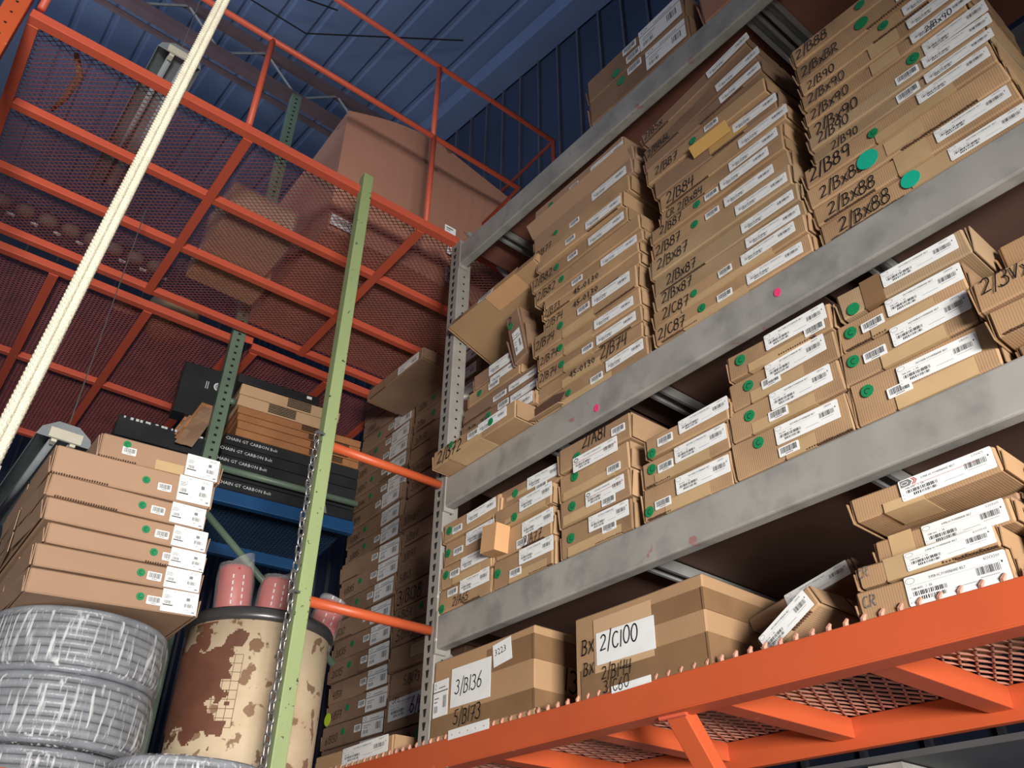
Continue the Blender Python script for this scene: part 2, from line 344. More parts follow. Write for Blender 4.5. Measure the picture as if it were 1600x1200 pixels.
def carton(label, x0, x1, z0, z1, y0=2.0, depth=.5, m=TAN, yaw=0., tilt=0., pitch=0., decor=(), group=None, name='cardboard_box', cat='box', flaps=True, amp=.003, tear=False, loc=None):
    SEED[0] += 1; sd = SEED[0]; rn = random.Random(sd)
    w, h = x1-x0, z1-z0
    R = Matrix.Rotation(yaw, 3, 'Z') @ Matrix.Rotation(tilt, 3, 'Y') @ Matrix.Rotation(pitch, 3, 'X')
    if loc is None: loc = Vector(((x0+x1)/2, y0+depth/2, z0))
    t = thing(name, label, cat, loc, R.to_euler(), group)
    me = bpy.data.meshes.new('carton'); bm = carton_bm(w, depth, h, sd, amp)
    bm.transform(Matrix.Translation((0, 0, h/2))); bm.to_mesh(me); bm.free(); me.materials.append(m)
    inst('carton', me, t)
    if flaps:                                        # end flaps on both ends
        for sx in (1, -1):
            b = MB(); a = rn.uniform(.0, .07)
            for (ya, yb, hy) in ((-depth/2+.006, -depth/2+.45*depth, 0), (-depth/2+.5*depth, depth/2-.004, 1)):
                M = Matrix.Translation((sx*(w/2+.0015), yb if hy else ya, 0)) @ Matrix.Rotation(sx*a*(1 if hy else -1), 4, 'Z') @ Matrix.Translation((-sx*(w/2+.0015), -(yb if hy else ya), 0))
                b.box((min(sx*(w/2+.001), sx*(w/2+.004)), ya, .004), (max(sx*(w/2+.001), sx*(w/2+.004)), yb, h-.004), m, M)
            M = Matrix.Translation((sx*(w/2+.004), 0, .002)) @ Matrix.Rotation(sx*rn.uniform(.02, .16), 4, 'Y')
            b.box((0 if sx > 0 else -.003, -depth/2+.003, 0), (.003 if sx > 0 else 0, depth/2-.05, h*rn.uniform(.55, .9)), m, M)
            b.build('end_flap', t)
    yf = -depth/2-.0028
    if flaps and rn.random() < .55 and h < .14:      # frayed corrugated edge along the front bottom
        b = MB(); fa = rn.choice((.0, .05, .5, .62)); fb = fa+rn.uniform(.25, .38); x = (fa-.5)*w
        while x < (fb-.5)*w:
            hh = rn.uniform(.0035, .006); b.box((x, -depth/2-.0034, .0015), (x+.0042, -depth/2+.004, .0015+hh), FRAY); x += .0085
        b.build('frayed_edge', t)
    for di, dcr in enumerate(decor):
        k = dcr[0]; yq = -.0005*di
        if k == 'w' or k == 'p':
            _, s, fx, fz, hh = dcr[:5]; b = MB()
            if k == 'w': strokes(b, s, hh*.88, dcr[5] if len(dcr) > 5 else MARKER, rnd=random.Random(sd)); nm = 'marker_writing'
            else: print_text(b, s, hh, dcr[5] if len(dcr) > 5 else INK, 0, 0); nm = 'printed_lettering'
            o = b.build(nm, t); o.location = (-w/2+fx*w, yf-.0014+yq, fz*h)
        elif k == 't':
            _, a, c, e, g = dcr[:5]; b = MB(); plate(b, (a-.5)*w, e*h, (c-.5)*w, g*h, dcr[5] if len(dcr) > 5 else TAPE, .0006)
            if e <= .02: b.box(((a-.5)*w, yf, -.0005), ((c-.5)*w, yf+.1, .0008), dcr[5] if len(dcr) > 5 else TAPE, Matrix.Translation((0, -yf*0, 0)))
            for i, v in enumerate(b.v[:8]): b.v[i] = (v[0], v[1]+yf+.0012, v[2])
            b.build('packing_tape', t).location = (0, yq, 0)
        elif k in LS:
            _, fx, fz, ww, hh = dcr[:5]
            inst(LN.get(k, 'shipping_label'), label_mesh(k), t, (-w/2+fx*w, yf+.0006+yq, fz*h), (0, rn.uniform(-.02, .02), 0), (ww/LS[k][0], 1, hh/LS[k][1]))
        else:
            _, fx, fz, dd = dcr[:4]
            inst('round_sticker', label_mesh(k), t, (-w/2+fx*w, yf+yq, fz*h), (0, rn.uniform(-1, 1), 0), (dd, 1, dd))
    return t
ORD = ['lowest', 'second', 'third', 'fourth', 'fifth', 'sixth', 'seventh', 'eighth', 'ninth', 'tenth', 'eleventh', 'twelfth', 'thirteenth', 'fourteenth', 'fifteenth', 'sixteenth', 'seventeenth', 'eighteenth', 'nineteenth', 'twentieth', 'twenty-first', 'twenty-second', 'twenty-third'] + ['upper']*4
def nth(i, n): return 'lowest' if i == 0 else 'topmost' if i == n-1 else ORD[i]+' from bottom'
def stack(rows, where, group, m=TAN, base='cardboard box', **kw):
    """rows: (x0, x1, z0, z1, text or None, decor, opts) from the bottom up"""
    n = len(rows); out = []
    for i, r in enumerate(rows):
        x0, x1, z0, z1, txt, dec = r[:6]; op = dict(kw); op.update(r[6] if len(r) > 6 else {})
        mk = f' marked {txt}' if txt else ''
        rj = random.Random(i*7+len(where)); op['y0'] = op.get('y0', 2.0)+rj.uniform(-.008, .012); op['yaw'] = op.get('yaw', 0)+rj.uniform(-.014, .014)
        op.setdefault('amp', .005)
        out.append(carton(f'{base}{mk}, {nth(i, n)} of {where}', x0, x1, z0, z1, m=op.pop('m', m), decor=dec, group=group, **op))
    return out
#SETTING
# ---------------------------------------------------------------- the building
RZ = lambda x: 9.2-.2*(x+4.3)
def struct(b, name, **k): return tag(b.build(name, **k), kind='structure')
b = MB(); b.box((-11.2, -7, -.1), (3.5, 3.42, 0), CONC); struct(b, 'floor')
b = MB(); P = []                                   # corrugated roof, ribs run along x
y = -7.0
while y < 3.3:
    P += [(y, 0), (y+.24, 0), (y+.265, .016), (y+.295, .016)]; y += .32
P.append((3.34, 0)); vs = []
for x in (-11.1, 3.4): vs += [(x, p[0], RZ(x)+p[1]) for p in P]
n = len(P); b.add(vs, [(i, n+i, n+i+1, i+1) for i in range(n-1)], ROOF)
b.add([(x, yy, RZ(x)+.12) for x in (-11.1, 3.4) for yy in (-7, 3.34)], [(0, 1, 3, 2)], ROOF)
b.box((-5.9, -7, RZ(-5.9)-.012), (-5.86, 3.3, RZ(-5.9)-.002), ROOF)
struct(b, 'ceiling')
def ribwall(name, along, pos, a0, a1, zt, step, m):
    b = MB(); a = a0
    if along == 'x': b.box((a0, pos, 0), (a1, pos+.08, zt(a0)), m)
    else: b.box((pos-.08, a0, 0), (pos, a1, zt(pos)), m)
    while a < a1-.03:
        if along == 'x': b.box((a, pos-.03, 0), (a+.022, pos+.001, zt(a)-.05), RIB)
        else: b.box((pos-.001, a, 0), (pos+.03, a+.03, zt(pos)-.05), RIB)
        a += step
    struct(b, name)
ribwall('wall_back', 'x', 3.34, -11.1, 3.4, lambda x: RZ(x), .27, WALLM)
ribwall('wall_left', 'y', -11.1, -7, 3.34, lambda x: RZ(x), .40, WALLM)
b = MB(); b.box((2.5, -7, 0), (2.62, -3.4, 8.1), CONC); b.box((2.5, -3.4, 3.3), (2.62, -.72, 8.1), CONC); b.box((2.5, -.72, 2.25), (2.62, 1.3, 8.1), CONC); b.box((2.5, 1.3, 0), (2.62, 3.34, 8.1), CONC); struct(b, 'wall_light_baffle')  # unseen wall added; stepped door opening shaped to cut the key light
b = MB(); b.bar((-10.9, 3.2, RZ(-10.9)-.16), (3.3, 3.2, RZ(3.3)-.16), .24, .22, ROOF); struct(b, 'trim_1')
t = thing('roof_truss', 'dark steel roof truss with two long chords crossing under the haze-blue roof', 'roof truss', (-5.6, 0, 8.7))
b = MB(); b.bar((0, -6.5, 0), (0, 3.3, 0), .10, .10, BROWNTOP); b.bar((-.16, -6.5, 0), (-.16, 3.3, 0), .03, .06, BROWNTOP); b.build('chord', t)
b = MB(); b.bar((0, -6.5, .42), (0, 3.3, .42), .08, .08, BROWNTOP); b.build('chord', t)
for i in range(12):
    b = MB(); yy = -6.3+.8*i
    b.tube([(0, yy, .03), (0, yy+.4, .40)], .014, GALV, 6); b.tube([(0, yy+.4, .40), (0, yy+.8, .03)], .014, GALV, 6); b.build('web_rod', t)
for k, (y0, y1) in enumerate(((0.2, 2.7), (-1.5, 1.6))):
    b = MB(); b.tube([(-5.2+.1*k, y0, RZ(-5.2)-.25), (-5.0, (y0+y1)/2, RZ(-5.2)-.5-.1*k), (-4.2-.5*k, y1, RZ(-4.6)-.22)], .008, HOLE, 6)
    tag(b.build('roof_cable'), ['thin dark cable sagging under the roof near the back wall', 'thin dark cable sagging under the roof left of the railing'][k], 'cable', 'cables under the roof')
t = thing('corrugated_sheet', 'pale grey corrugated sheets standing against back wall with stepped tops', 'metal sheet', (-3.1, 3.22, 4.95))
for i, (x, zt, w) in enumerate(((-.52, 6.05, .12), (-.27, 6.12, .13), (-.02, 6.25, .12), (.26, 6.32, .14), (.02, 6.95, .05))):
    b = MB(); dz = zt-4.95
    if i < 4: b.box((x, 0, 0), (x+w, .03, dz), RIB); b.box((x+w, .03, 0), (x+w+.1, .045, dz-.1), GALV)
    else: b.box((x+.22, -.02, 0), (x+.22+w, 0, dz), RIB)
    b.build('sheet_rib', t)
# ---------------------------------------------------------------- grey pallet rack
def upright(label, x0, x1, ys, z1, m, hole, name='rack_upright', face='x', step=.05, z0=0., brace=True, holes=(0, 99), rot=0., loc=None, tear=False, bm=None):
    ox, oy = loc or (x0, ys[0]); t = thing(name, label, 'rack post', (ox, oy, 0), (0, 0, rot))
    for k, yy in enumerate(ys):
        b = MB(); w = x1-x0; a, c = yy-ys[0], yy-ys[0]+.085
        b.box((0, a, z0), (w, c, z1), m)
        z = max(z0+.06, holes[0])
        while z < min(z1-.03, holes[1]):
            if hole == 'round': pts = arc((a+c)/2, z, .0065, .0065, 0, 360, 8)[:-1]
            else: pts = [((a+c)/2-.009, z-.008), ((a+c)/2+.009, z-.008), ((a+c)/2+.009, z+.008), ((a+c)/2-.009, z+.008)]
            b.add([(w+.0008, p[0], p[1]) for p in pts], [tuple(range(len(pts)))], HOLE)
            if tear and k == 0:
                b.add([(w*.35, a-.0008, z+.016), (w*.65, a-.0008, z+.016), (w*.57, a-.0008, z-.016), (w*.43, a-.0008, z-.016)], [(0, 1, 2, 3)], HOLE)
            z += step
        b.build('post', t, bevel=.004)
    if brace and len(ys) > 1:
        L = ys[-1]-ys[0]; z = .3; f = 1; bm = bm or m
        while z < z1-.4:
            b = MB(); b.tube([(w*.5, .08, z if f > 0 else z+.55), (w*.5, L+.01, z+.55 if f > 0 else z)], .017, bm, 10); b.build('brace', t, smooth=True); z += .62; f = -f
    return t
upright('grey perforated steel rack upright at the left end of the grey beams', -3.07, -2.988, (2.0, 3.05), 5.06, GREYPOST, 'round', tear=True, step=.052)
def beam(label, z0, z1, y=2.0, grp='grey shelf beams'):
    t = thing('rack_beam', label, 'shelf beam', (-2.986, y, z0), group=grp)
    b = MB(); b.box((0, 0, 0), (3.45, .05, z1-z0), GREY); b.build('beam', t, bevel=.007)
    b = MB(); b.box((-.004, -.004, -.02), (.012, .052, z1-z0+.02), GREYPOST); b.build('end_plate', t, bevel=.002)
    return t
T1, T2, T3 = 5.01, 3.505, 2.842
beam('scuffed grey shelf beam carrying the top tier, highest of three', 4.86, T1)
bb = beam('wide scuffed grey beam under the three tall box stacks', 3.355, T2)
bc = beam('grey beam under the short box stacks, lowest of three grey beams', 2.70, T3)
for par, x in ((bb, 1.87), (bb, 1.02)):
    inst('round_sticker', label_mesh('pink'), par, (x, -.001, .075 if x > 1.5 else .045), (0, 0, 0), (.026, 1, .034))
for z in (T1, T2, T3):
    nm = {T1: 'top', T2: 'middle', T3: 'lower'}[z]
    k = 0
    for x0, x1 in ((-2.96, -1.98), (-1.96, -1.06), (-1.04, .44)):
        b = MB(); b.box((x0, 2.056, z-.026), (x1, 3.0, z-.006), WOODLIT if z == T1 else WOOD)
        tag(b.build('shelf_board'), f'dark wooden shelf board of the {nm} grey tier, {["left", "middle", "right"][k]} one', 'shelf board', 'wooden shelf boards'); k += 1
    k = 0
    for x in {T1: (-2.72, -1.02, -.94), T2: (-2.36, -1.78, -.84), T3: (-1.90, -1.02)}[z]:
        b = MB(); b.box((x-.03, 2.056, z-.075), (x-.018, 3.02, z-.028), GALV); b.box((x+.018, 2.056, z-.075), (x+.03, 3.02, z-.028), GALV); b.box((x-.03, 2.056, z-.032), (x+.03, 3.02, z-.028), GALV)
        tag(b.build('shelf_support'), f'galvanised channel under the {nm} shelf boards, {["left", "middle", "right"][k] if z != T3 else ["left", "right"][k]} one', 'shelf support', 'galvanised shelf supports'); k += 1
    b = MB(); b.box((-2.986, 3.055, z-.15), (.46, 3.1, z), GREY); tag(b.build('rack_beam'), f'grey rear beam behind the boxes of the {nm} tier', 'shelf beam', 'grey rear beams')
# ---------------------------------------------------------------- orange expanded-metal shelf
def exmesh(name, parent, x0, x1, y0, y1, z, L, s, w, th, m, alongx=False):
    """diamond mesh made of zigzag strands; long diagonal along y unless alongx"""
    rows = int(((y1-y0) if alongx else (x1-x0))/(s/2)); n = int(((x1-x0) if alongx else (y1-y0))/(L/2))
    i = np.arange(rows)[:, None]; k = np.arange(n+1)[None, :]
    a = (k*L/2+0*i); c = (i*s/2+((k+i) % 2)*s/2)
    A = a[:, :-1].ravel(); B = a[:, 1:].ravel(); Cc = c[:, :-1].ravel(); D = c[:, 1:].ravel()
    dx = B-A; dy = D-Cc; ln = np.hypot(dx, dy); nx, ny = -dy/ln*w/2, dx/ln*w/2
    q = np.stack([np.stack([A-nx, Cc-ny], 1), np.stack([B-nx, D-ny], 1), np.stack([B+nx, D+ny], 1), np.stack([A+nx, Cc+ny], 1)], 1)
    N = len(A); V = np.zeros((N, 8, 3))
    ai, bi = (0, 1) if alongx else (1, 0)
    V[:, :4, ai] = q[:, :, 0]; V[:, 4:, ai] = q[:, :, 0]; V[:, :4, bi] = q[:, :, 1]; V[:, 4:, bi] = q[:, :, 1]
    V[:, 4:, 2] = th; V += (x0, y0, z)
    F = np.array([(0, 1, 2, 3), (4, 7, 6, 5), (0, 4, 5, 1), (2, 6, 7, 3)]); F = (F[None]+8*np.arange(N)[:, None, None]).reshape(-1, 4)
    me = bpy.data.meshes.new(name); me.vertices.add(N*8); me.vertices.foreach_set('co', V.ravel())
    me.loops.add(F.size); me.loops.foreach_set('vertex_index', F.ravel()); me.polygons.add(len(F))
    me.polygons.foreach_set('loop_start', np.arange(0, F.size, 4)); me.polygons.foreach_set('loop_total', np.full(len(F), 4)); me.update(calc_edges=True)
    me.materials.append(m); o = bpy.data.objects.new(name, me); COL.objects.link(o)
    if parent: o.parent = parent
    return o
t = thing('mesh_shelf', 'orange steel shelf with toothed mesh deck holding the large cartons', 'shelf', (-1.6, 2.0, 2.23))
def osub(b, nm, bev=.003): return b.build(nm, t, bevel=bev)
b = MB(); b.box((-2.4, -.005, 0), (2.05, .012, .098), ORANGE); b.box((-2.4, -.002, -.004), (2.05, .075, .008), ORANGE); osub(b, 'beam')
b = MB(); b.box((-2.4, .765, -.02), (2.05, .80, .08), ORANGE); osub(b, 'beam')
for x in (-1.72, -1.14, -.60, -.08, .44, .96, 1.48):
    b = MB(); b.box((x, .02, .012), (x+.075, .765, .078), ORANGE); osub(b, 'cross_bar')
for x in (-.15, 1.6):
    b = MB(); b.bar((x, .06, .01), (x, .85, -.95), .075, .05, ORANGE); osub(b, 'brace')
    b = MB(); b.tube([(x-.05, .03, -.006), (x+.05, .035, -.006)], .008, RUSTRED, 6); osub(b, 'weld', 0)
o = exmesh('mesh_deck', t, -2.4, 2.05, .03, .80, .082, .10, .046, .0075, .006, MESHPINK, alongx=False)
b = MB(); b.tube([(0, .01, .088), (.006, 0, .106), (.014, -.002, .114)], [.009, .0075, .004], MESHPINK, 6)
o = b.build('mesh_tooth'); TM = o.data; bpy.data.objects.remove(o); x = -2.38
while x < 2.0: inst('mesh_tooth', TM, t, (x, 0, 0)); x += .05
# ---------------------------------------------------------------- red mesh decks overhead
MY = -.0206
t = thing('mesh_deck', 'red framed expanded-metal deck overhead carrying the huge carton', 'deck', (-3.02, 2.0, 5.05), (0, 0, MY))
b = MB(); b.box((-.05, -2.3, 0), (0, .62, .05), RUSTRED); b.build('beam', t, bevel=.003)
for x in (-.55, -1.03, -1.53):
    b = MB(); b.box((x-.045, -2.3, 0), (x, .62, .045), RUSTRED); b.build('joist', t, bevel=.003)
for y in (-2.3, -1.28, -.24):
    b = MB(); b.box((-1.575, y, -.004), (-.05, y+.05, .012), RUSTRED); b.build('cross_bar', t, bevel=.002)
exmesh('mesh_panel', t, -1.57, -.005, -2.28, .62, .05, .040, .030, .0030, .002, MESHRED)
b = MB(); plate(b, 0, 0, .075, .05, WHITE, .001); rect(b, .01, .028, .055, .036, INK); rect(b, .01, .014, .04, .02, GREYINK)
o = b.build('price_tag', t); o.location = (.003, -.09, .045); o.rotation_euler = (0, 0, math.pi/2)
for k, (ya, yb) in enumerate(((-2.6, .08), (.13, 1.25))):
    t = thing('mesh_deck', ['dark red mesh deck beyond the double beam, left of the sage post', 'dark red mesh deck beyond the double beam, right of the sage post'][k], 'deck', (-4.74, 1.40, 5.05), (0, 0, MY), 'far red decks')
    b = MB(); b.box((-.05, ya, 0), (0, yb, .05), RUSTRED); b.build('beam', t, bevel=.003)
    for x in (-1.10, -2.2):
        b = MB(); b.box((x-.045, ya, 0), (x, yb, .045), RUSTRED); b.build('joist', t, bevel=.003)
    for y in ((-1.72, -1.15, -.58, .02) if k == 0 else (.14, .7, 1.2)):
        b = MB(); b.box((-2.25, y, -.004), (-.05, y+.055, .012), RUSTRED); b.build('cross_bar', t, bevel=.002)
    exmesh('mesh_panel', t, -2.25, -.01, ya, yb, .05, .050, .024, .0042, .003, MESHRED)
t = thing('guard_rail', 'red pipe railing along the edge of the overhead mesh deck', 'railing', (-3.05, 0, 5.1))
def pipe(nm, pts, r=.017): b = MB(); b.tube(pts, r, RUSTRED, 10); b.build(nm, t, smooth=True)
pipe('rail', [(0, -.28, .69), (0, 2.48, .765), (-.9, 2.5, .72)]); pipe('rail', [(0, -.28, 1.385), (0, 2.80, 1.48), (-1.1, 2.82, 1.46)])
for y, z0, z1 in ((.72, 0, .71), (1.80, 0, .745), (1.792, .745, 1.43), (-.27, 0, 1.385), (2.80, 0, 1.48)): pipe('rail_post', [(0, y, z0), (0, y, z1)])
# ---------------------------------------------------------------- posts, bars and chains at the aisle
t = thing('steel_pole', 'pale green square steel pole with chipped paint in front of the drum', 'pole', (-3.0, 1.36, 0))
b = MB(); b.box((-.055, 0, 0), (.0, .058, 5.17), LIMEP); b.build('pole', t, bevel=.004)
b = MB(); b.box((-.16, -.1, 0), (.1, .16, .012), LIMEP); b.build('base_plate', t)
for z, nm in ((3.482, 'upper'), (2.782, 'lower')):
    b = MB(); b.tube([(-3.03, 1.42, z), (-3.03, 1.998, z+.008)], .021, ORANGE, 14); tag(b.build('guard_bar', smooth=True), f'orange round guard bar between green pole and grey upright, {nm} one', 'guard bar', 'orange guard bars')
bl = MB(); R1, R2 = .0125, .024
bl.tube([(R1*math.cos(a), 0, R2*.45*(1 if math.sin(a) > 0 else -1)+R1*math.sin(a)) for a in [2*math.pi*k/14 for k in range(14)]], .0042, CHAINM, 6, closed=True)
lk = bl.build('chain_link', smooth=True); LM = lk.data; bpy.data.objects.remove(lk)
for z1, n, nm, dy, z0 in ((3.50, 19, 'upper', -.035, 0), (2.79, 21, 'lower', -.035, 0)):
    t = thing('hanging_chain', f'grey steel link chain hanging on the green pole, {nm} one', 'chain', (-2.985, 1.36+dy, z1), group='chains on the green pole')
    b = MB(); b.tube([(0, .035, 0), (0, .0, .004), (0, -.012, -.01)], .005, CHAINM, 6); b.build('hook', t)
    for i in range(n): inst('chain_link', LM, t, (.004*math.sin(i*1.7), .003*math.sin(i), -.03-.0365*i), (0, 0, (math.pi/2)*(i % 2)+.5))
upright('orange perforated rack post at the upper left corner of the photo', -3.09, -3.0, (-.395,), 6.2, ORANGE, 'round', step=.075, z0=0, brace=False)
upright('sage green perforated upright behind the cartons and black boxes', -4.725, -4.645, (1.37, 3.07), 7.55, SAGE, 'square', brace=False, step=.052, rot=-.12, loc=(-4.725, 1.37))
GP = [o for o in COL.objects if o.get('label', '').startswith('sage')][0]
for p, q in (((.04, .08, 4.09), (.04, 1.02, 4.09)), ((.04, .08, 3.80), (.04, 1.0, 3.05)), ((.04, .08, 4.56), (.04, .12, 4.56))):
    b = MB(); b.tube([p, q], .021, SAGE, 12); b.build('brace', GP, smooth=True)
b = MB(); b.box((.055, .086, 5.02), (.06, .14, 5.09), RUSTRED); b.build('end_plate', GP)
# ---------------------------------------------------------------- lower left shelf
t = thing('mesh_shelf', 'orange shelf under the wrapped hose coils at lower left', 'shelf', (-2.58, .4, 1.9))
b = MB(); b.box((-.05, -1.4, 0), (0, .92, .1), ORANGE); b.build('beam', t, bevel=.003)
b = MB(); b.box((-2.05, -1.4, .0), (-2.0, .92, .1), ORANGE); b.build('beam', t, bevel=.003)
for y in (-1.3, -.2, .85):
    b = MB(); b.box((-2.0, y, .02), (-.05, y+.05, .028), ORANGE); b.build('cross_bar', t)
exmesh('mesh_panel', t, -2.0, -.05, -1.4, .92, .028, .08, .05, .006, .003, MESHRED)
b = MB(); b.box((-4.6, 1.35, 1.905), (-3.08, 1.99, 1.93), WOOD); tag(b.build('shelf_board'), 'wooden board under the stained drum', 'shelf board')
# ---------------------------------------------------------------- blue shelf
BY = -.13
t = thing('mesh_shelf', 'dark blue steel mesh shelf behind the drum under black boxes', 'shelf', (-4.735, 1.49, 3.99), (0, 0, BY))
b = MB(); b.box((-.05, 0, -.085), (0, .92, 0), BLUE); b.build('beam', t, bevel=.003)
b = MB(); b.box((-.85, 0, -.085), (-.80, .95, 0), BLUE); b.build('beam', t, bevel=.003)
exmesh('mesh_panel', t, -.82, -.03, 0, .93, -.01, .05, .024, .006, .004, BLUEMESH)
b = MB(); b.box((-6.2, 2.7, 1.0), (-5.9, 2.75, 4.6), BLUEMESH)
# ---------------------------------------------------------------- box stacks on the grey rack
def std(txt, lab=.62, dot=None, bar=.42, th=.045, lk='belt', lw=.22, lh=.045, fz=.2, tf=.03, tape=None):
    d = []
    if tape: d.append(('t', *tape))
    if txt: d.append(('w', txt, tf, .22, th))
    if dot: d.append(('green', dot, .5, .034))
    if bar: d.append(('bar', bar, .25, .065, .03))
    if lab: d.append((lk, lab, fz, lw, lh))
    return d
WA = 'the left tall stack'
A = [(-2.33, -1.69, 3.505, 3.602, None, [('t', .25, .7, 0, .3), ('green', .32, .5, .03), ('bar', .52, .2, .07, .032), ('belt', .66, .35, .2, .05)], dict(amp=.008)),
 (-2.32, -1.70, 3.602, 3.675, '2/B74', [('t', .25, .62, 0, .5), ('p', '45-0130', .33, .25, .034), ('w', '2/B74', .63, .12, .060)], {}),
 (-2.32, -1.70, 3.675, 3.757, '2/B74', [('t', .27, .55, 0, .4)]+std('2/B74', .60, .26, .46), {}),
 (-2.31, -1.70, 3.757, 3.85, '2/B74', [('t', .27, .55, 0, .4)]+std('2/B74', .58, .24, None), {}),
 (-2.34, -1.70, 3.85, 3.965, '2/B74', [('t', .30, .6, 0, .35), ('w', '2/B74', .03, .2, .05), ('green', .29, .62, .036), ('bar', .46, .5, .075, .034), ('belt', .60, .42, .22, .055)], {}),
 (-2.28, -1.68, 3.965, 4.025, '2/B74', [('w', '2/B74', .03, .15, .045), ('p', '45-0130', .33, .2, .035)], {}),
 (-2.28, -1.68, 4.025, 4.08, '2/B73', [('w', '2/B73', .03, .15, .042), ('p', '45-0130', .35, .2, .035)], {}),
 (-2.27, -1.66, 4.08, 4.14, None, [('bar', .30, .3, .07, .03), ('belt', .60, .15, .21, .04)], dict(amp=.007)),
 (-2.33, -1.66, 4.14, 4.225, '2/B82', std('2/B82', None, .28, None, .05), {}),
 (-2.34, -1.72, 4.225, 4.312, '2/B82', std('2/B82', .62, .28, .40, .05), {}),
 (-2.29, -1.73, 4.312, 4.40, None, std(None, .60, None, .36), dict(y0=1.985)),
 (-2.33, -1.70, 4.40, 4.50, '2/B77', [('t', .28, .9, .0, .2), ('w', '2/B77', .03, .2, .042), ('green', .25, .9, .03), ('bar', .40, .45, .065, .03)], {}),
 (-2.35, -1.68, 4.50, 4.60, None, [('belt', .62, .2, .22, .05)], dict(m=PINK)),
 (-2.36, -1.68, 4.60, 4.70, None, [], dict(m=PINK, y0=2.02)),
 (-2.36, -1.73, 4.70, 4.80, None, std(None, .66, .2, .42), dict(m=PINK, y0=2.03))]
ra = stack(A, WA, 'boxes in the left tall stack', m=TAN)
b = MB(); b.box((-.35, -.004, 0), (.33, 0, .085), PINK, Matrix.Rotation(math.radians(33), 4, 'X')); o = b.build('open_flap', ra[13]); o.location = (0, -.252, .004)
b = MB(); b.add([(-.318, -.2565, .012), (-.16, -.2565, .03), (-.13, -.2565, .062), (-.20, -.2565, .078), (-.318, -.2565, .07)], [(0, 1, 2, 3, 4)], FRAY); b.build('torn_opening', ra[0])
b = MB(); b.box((-.32, -.035, .0), (-.14, 0, .004), TAN, Matrix.Translation((0, -.255, .006)) @ Matrix.Rotation(.3, 4, 'X')); b.build('torn_flap', ra[0])
WB = 'the middle tall stack'
B = [(-1.64, -.965, 3.505, 3.587, '2/C87', [('t', .20, .62, 0, .35)]+std('2/C87', .63, .34, .44, .052), {}),
 (-1.635, -.96, 3.587, 3.667, '2/C87', [('t', .20, .8, 0, .35), ('w', '2/C87', .07, .2, .052), ('green_plain', .30, .55, .03), ('bar', .47, .45, .06, .03), ('belt', .62, .3, .22, .045)], {}),
 (-1.63, -.96, 3.667, 3.742, '2/BX87', std('2/BX87', .645, None, None, .05, tf=.06), dict(m=OLIVE)),
 (-1.625, -.96, 3.742, 3.825, '2/BX87', std('2/BX87', .64, None, None, .05, tf=.10), dict(m=OLIVE)),
 (-1.625, -.97, 3.825, 3.92, '2/BX87', std('2/BX87', .64, None, None, .052, tf=.06), dict(m=OLIVE)),
 (-1.62, -.97, 3.92, 4.005, '2/B87', std('2/B87', .56, .34, .42, .052), {}),
 (-1.61, -.97, 4.005, 4.075, '2/B87', std('2/B87', .56, .38, .44, .046, tf=.08), {}),
 (-1.56, -.97, 4.075, 4.145, '2/BX84', [('w', 'CR 2/BX84', .06, .2, .043)]+std(None, .60, None, None), {}),
 (-1.55, -.94, 4.145, 4.232, '2/B84', [('w', '2/B84', .06, .2, .058), ('belt', .66, .2, .22, .045)], {}),
 (-1.57, -.97, 4.232, 4.33, None, [('t', .48, .78, .15, .85, YTAPE), ('belt', .68, .3, .2, .045)], dict(m=DARK)),
 (-1.59, -.98, 4.33, 4.415, '2/BB7', [('w', '2/BB7', .08, .2, .05), ('green_plain', .42, .5, .034), ('bar', .52, .4, .07, .03)], {}),
 (-1.60, -.99, 4.437, 4.505, None, [('belt', .68, .2, .2, .042)], dict(m=DARK, tilt=-.085)),
 (-1.60, -1.0, 4.523, 4.60, '2/BB6L', std('2/BB6L', .68, None, None, .045), dict(m=DARK, tilt=-.12)),
 (-1.60, -1.02, 4.63, 4.705, '2/B5X', std('2/B5X', .66, None, None, .045), dict(m=DARK, tilt=-.15))]
rb = stack(B, WB, 'boxes in the middle tall stack', m=TAN)
b = MB(); b.box((-.08, -.004, 0), (.10, 0, .05), YTAPE, Matrix.Rotation(.6, 4, 'X')); o = b.build('open_flap', rb[9]); o.location = (0, -.255, .05)
WC = 'the right tall stack'
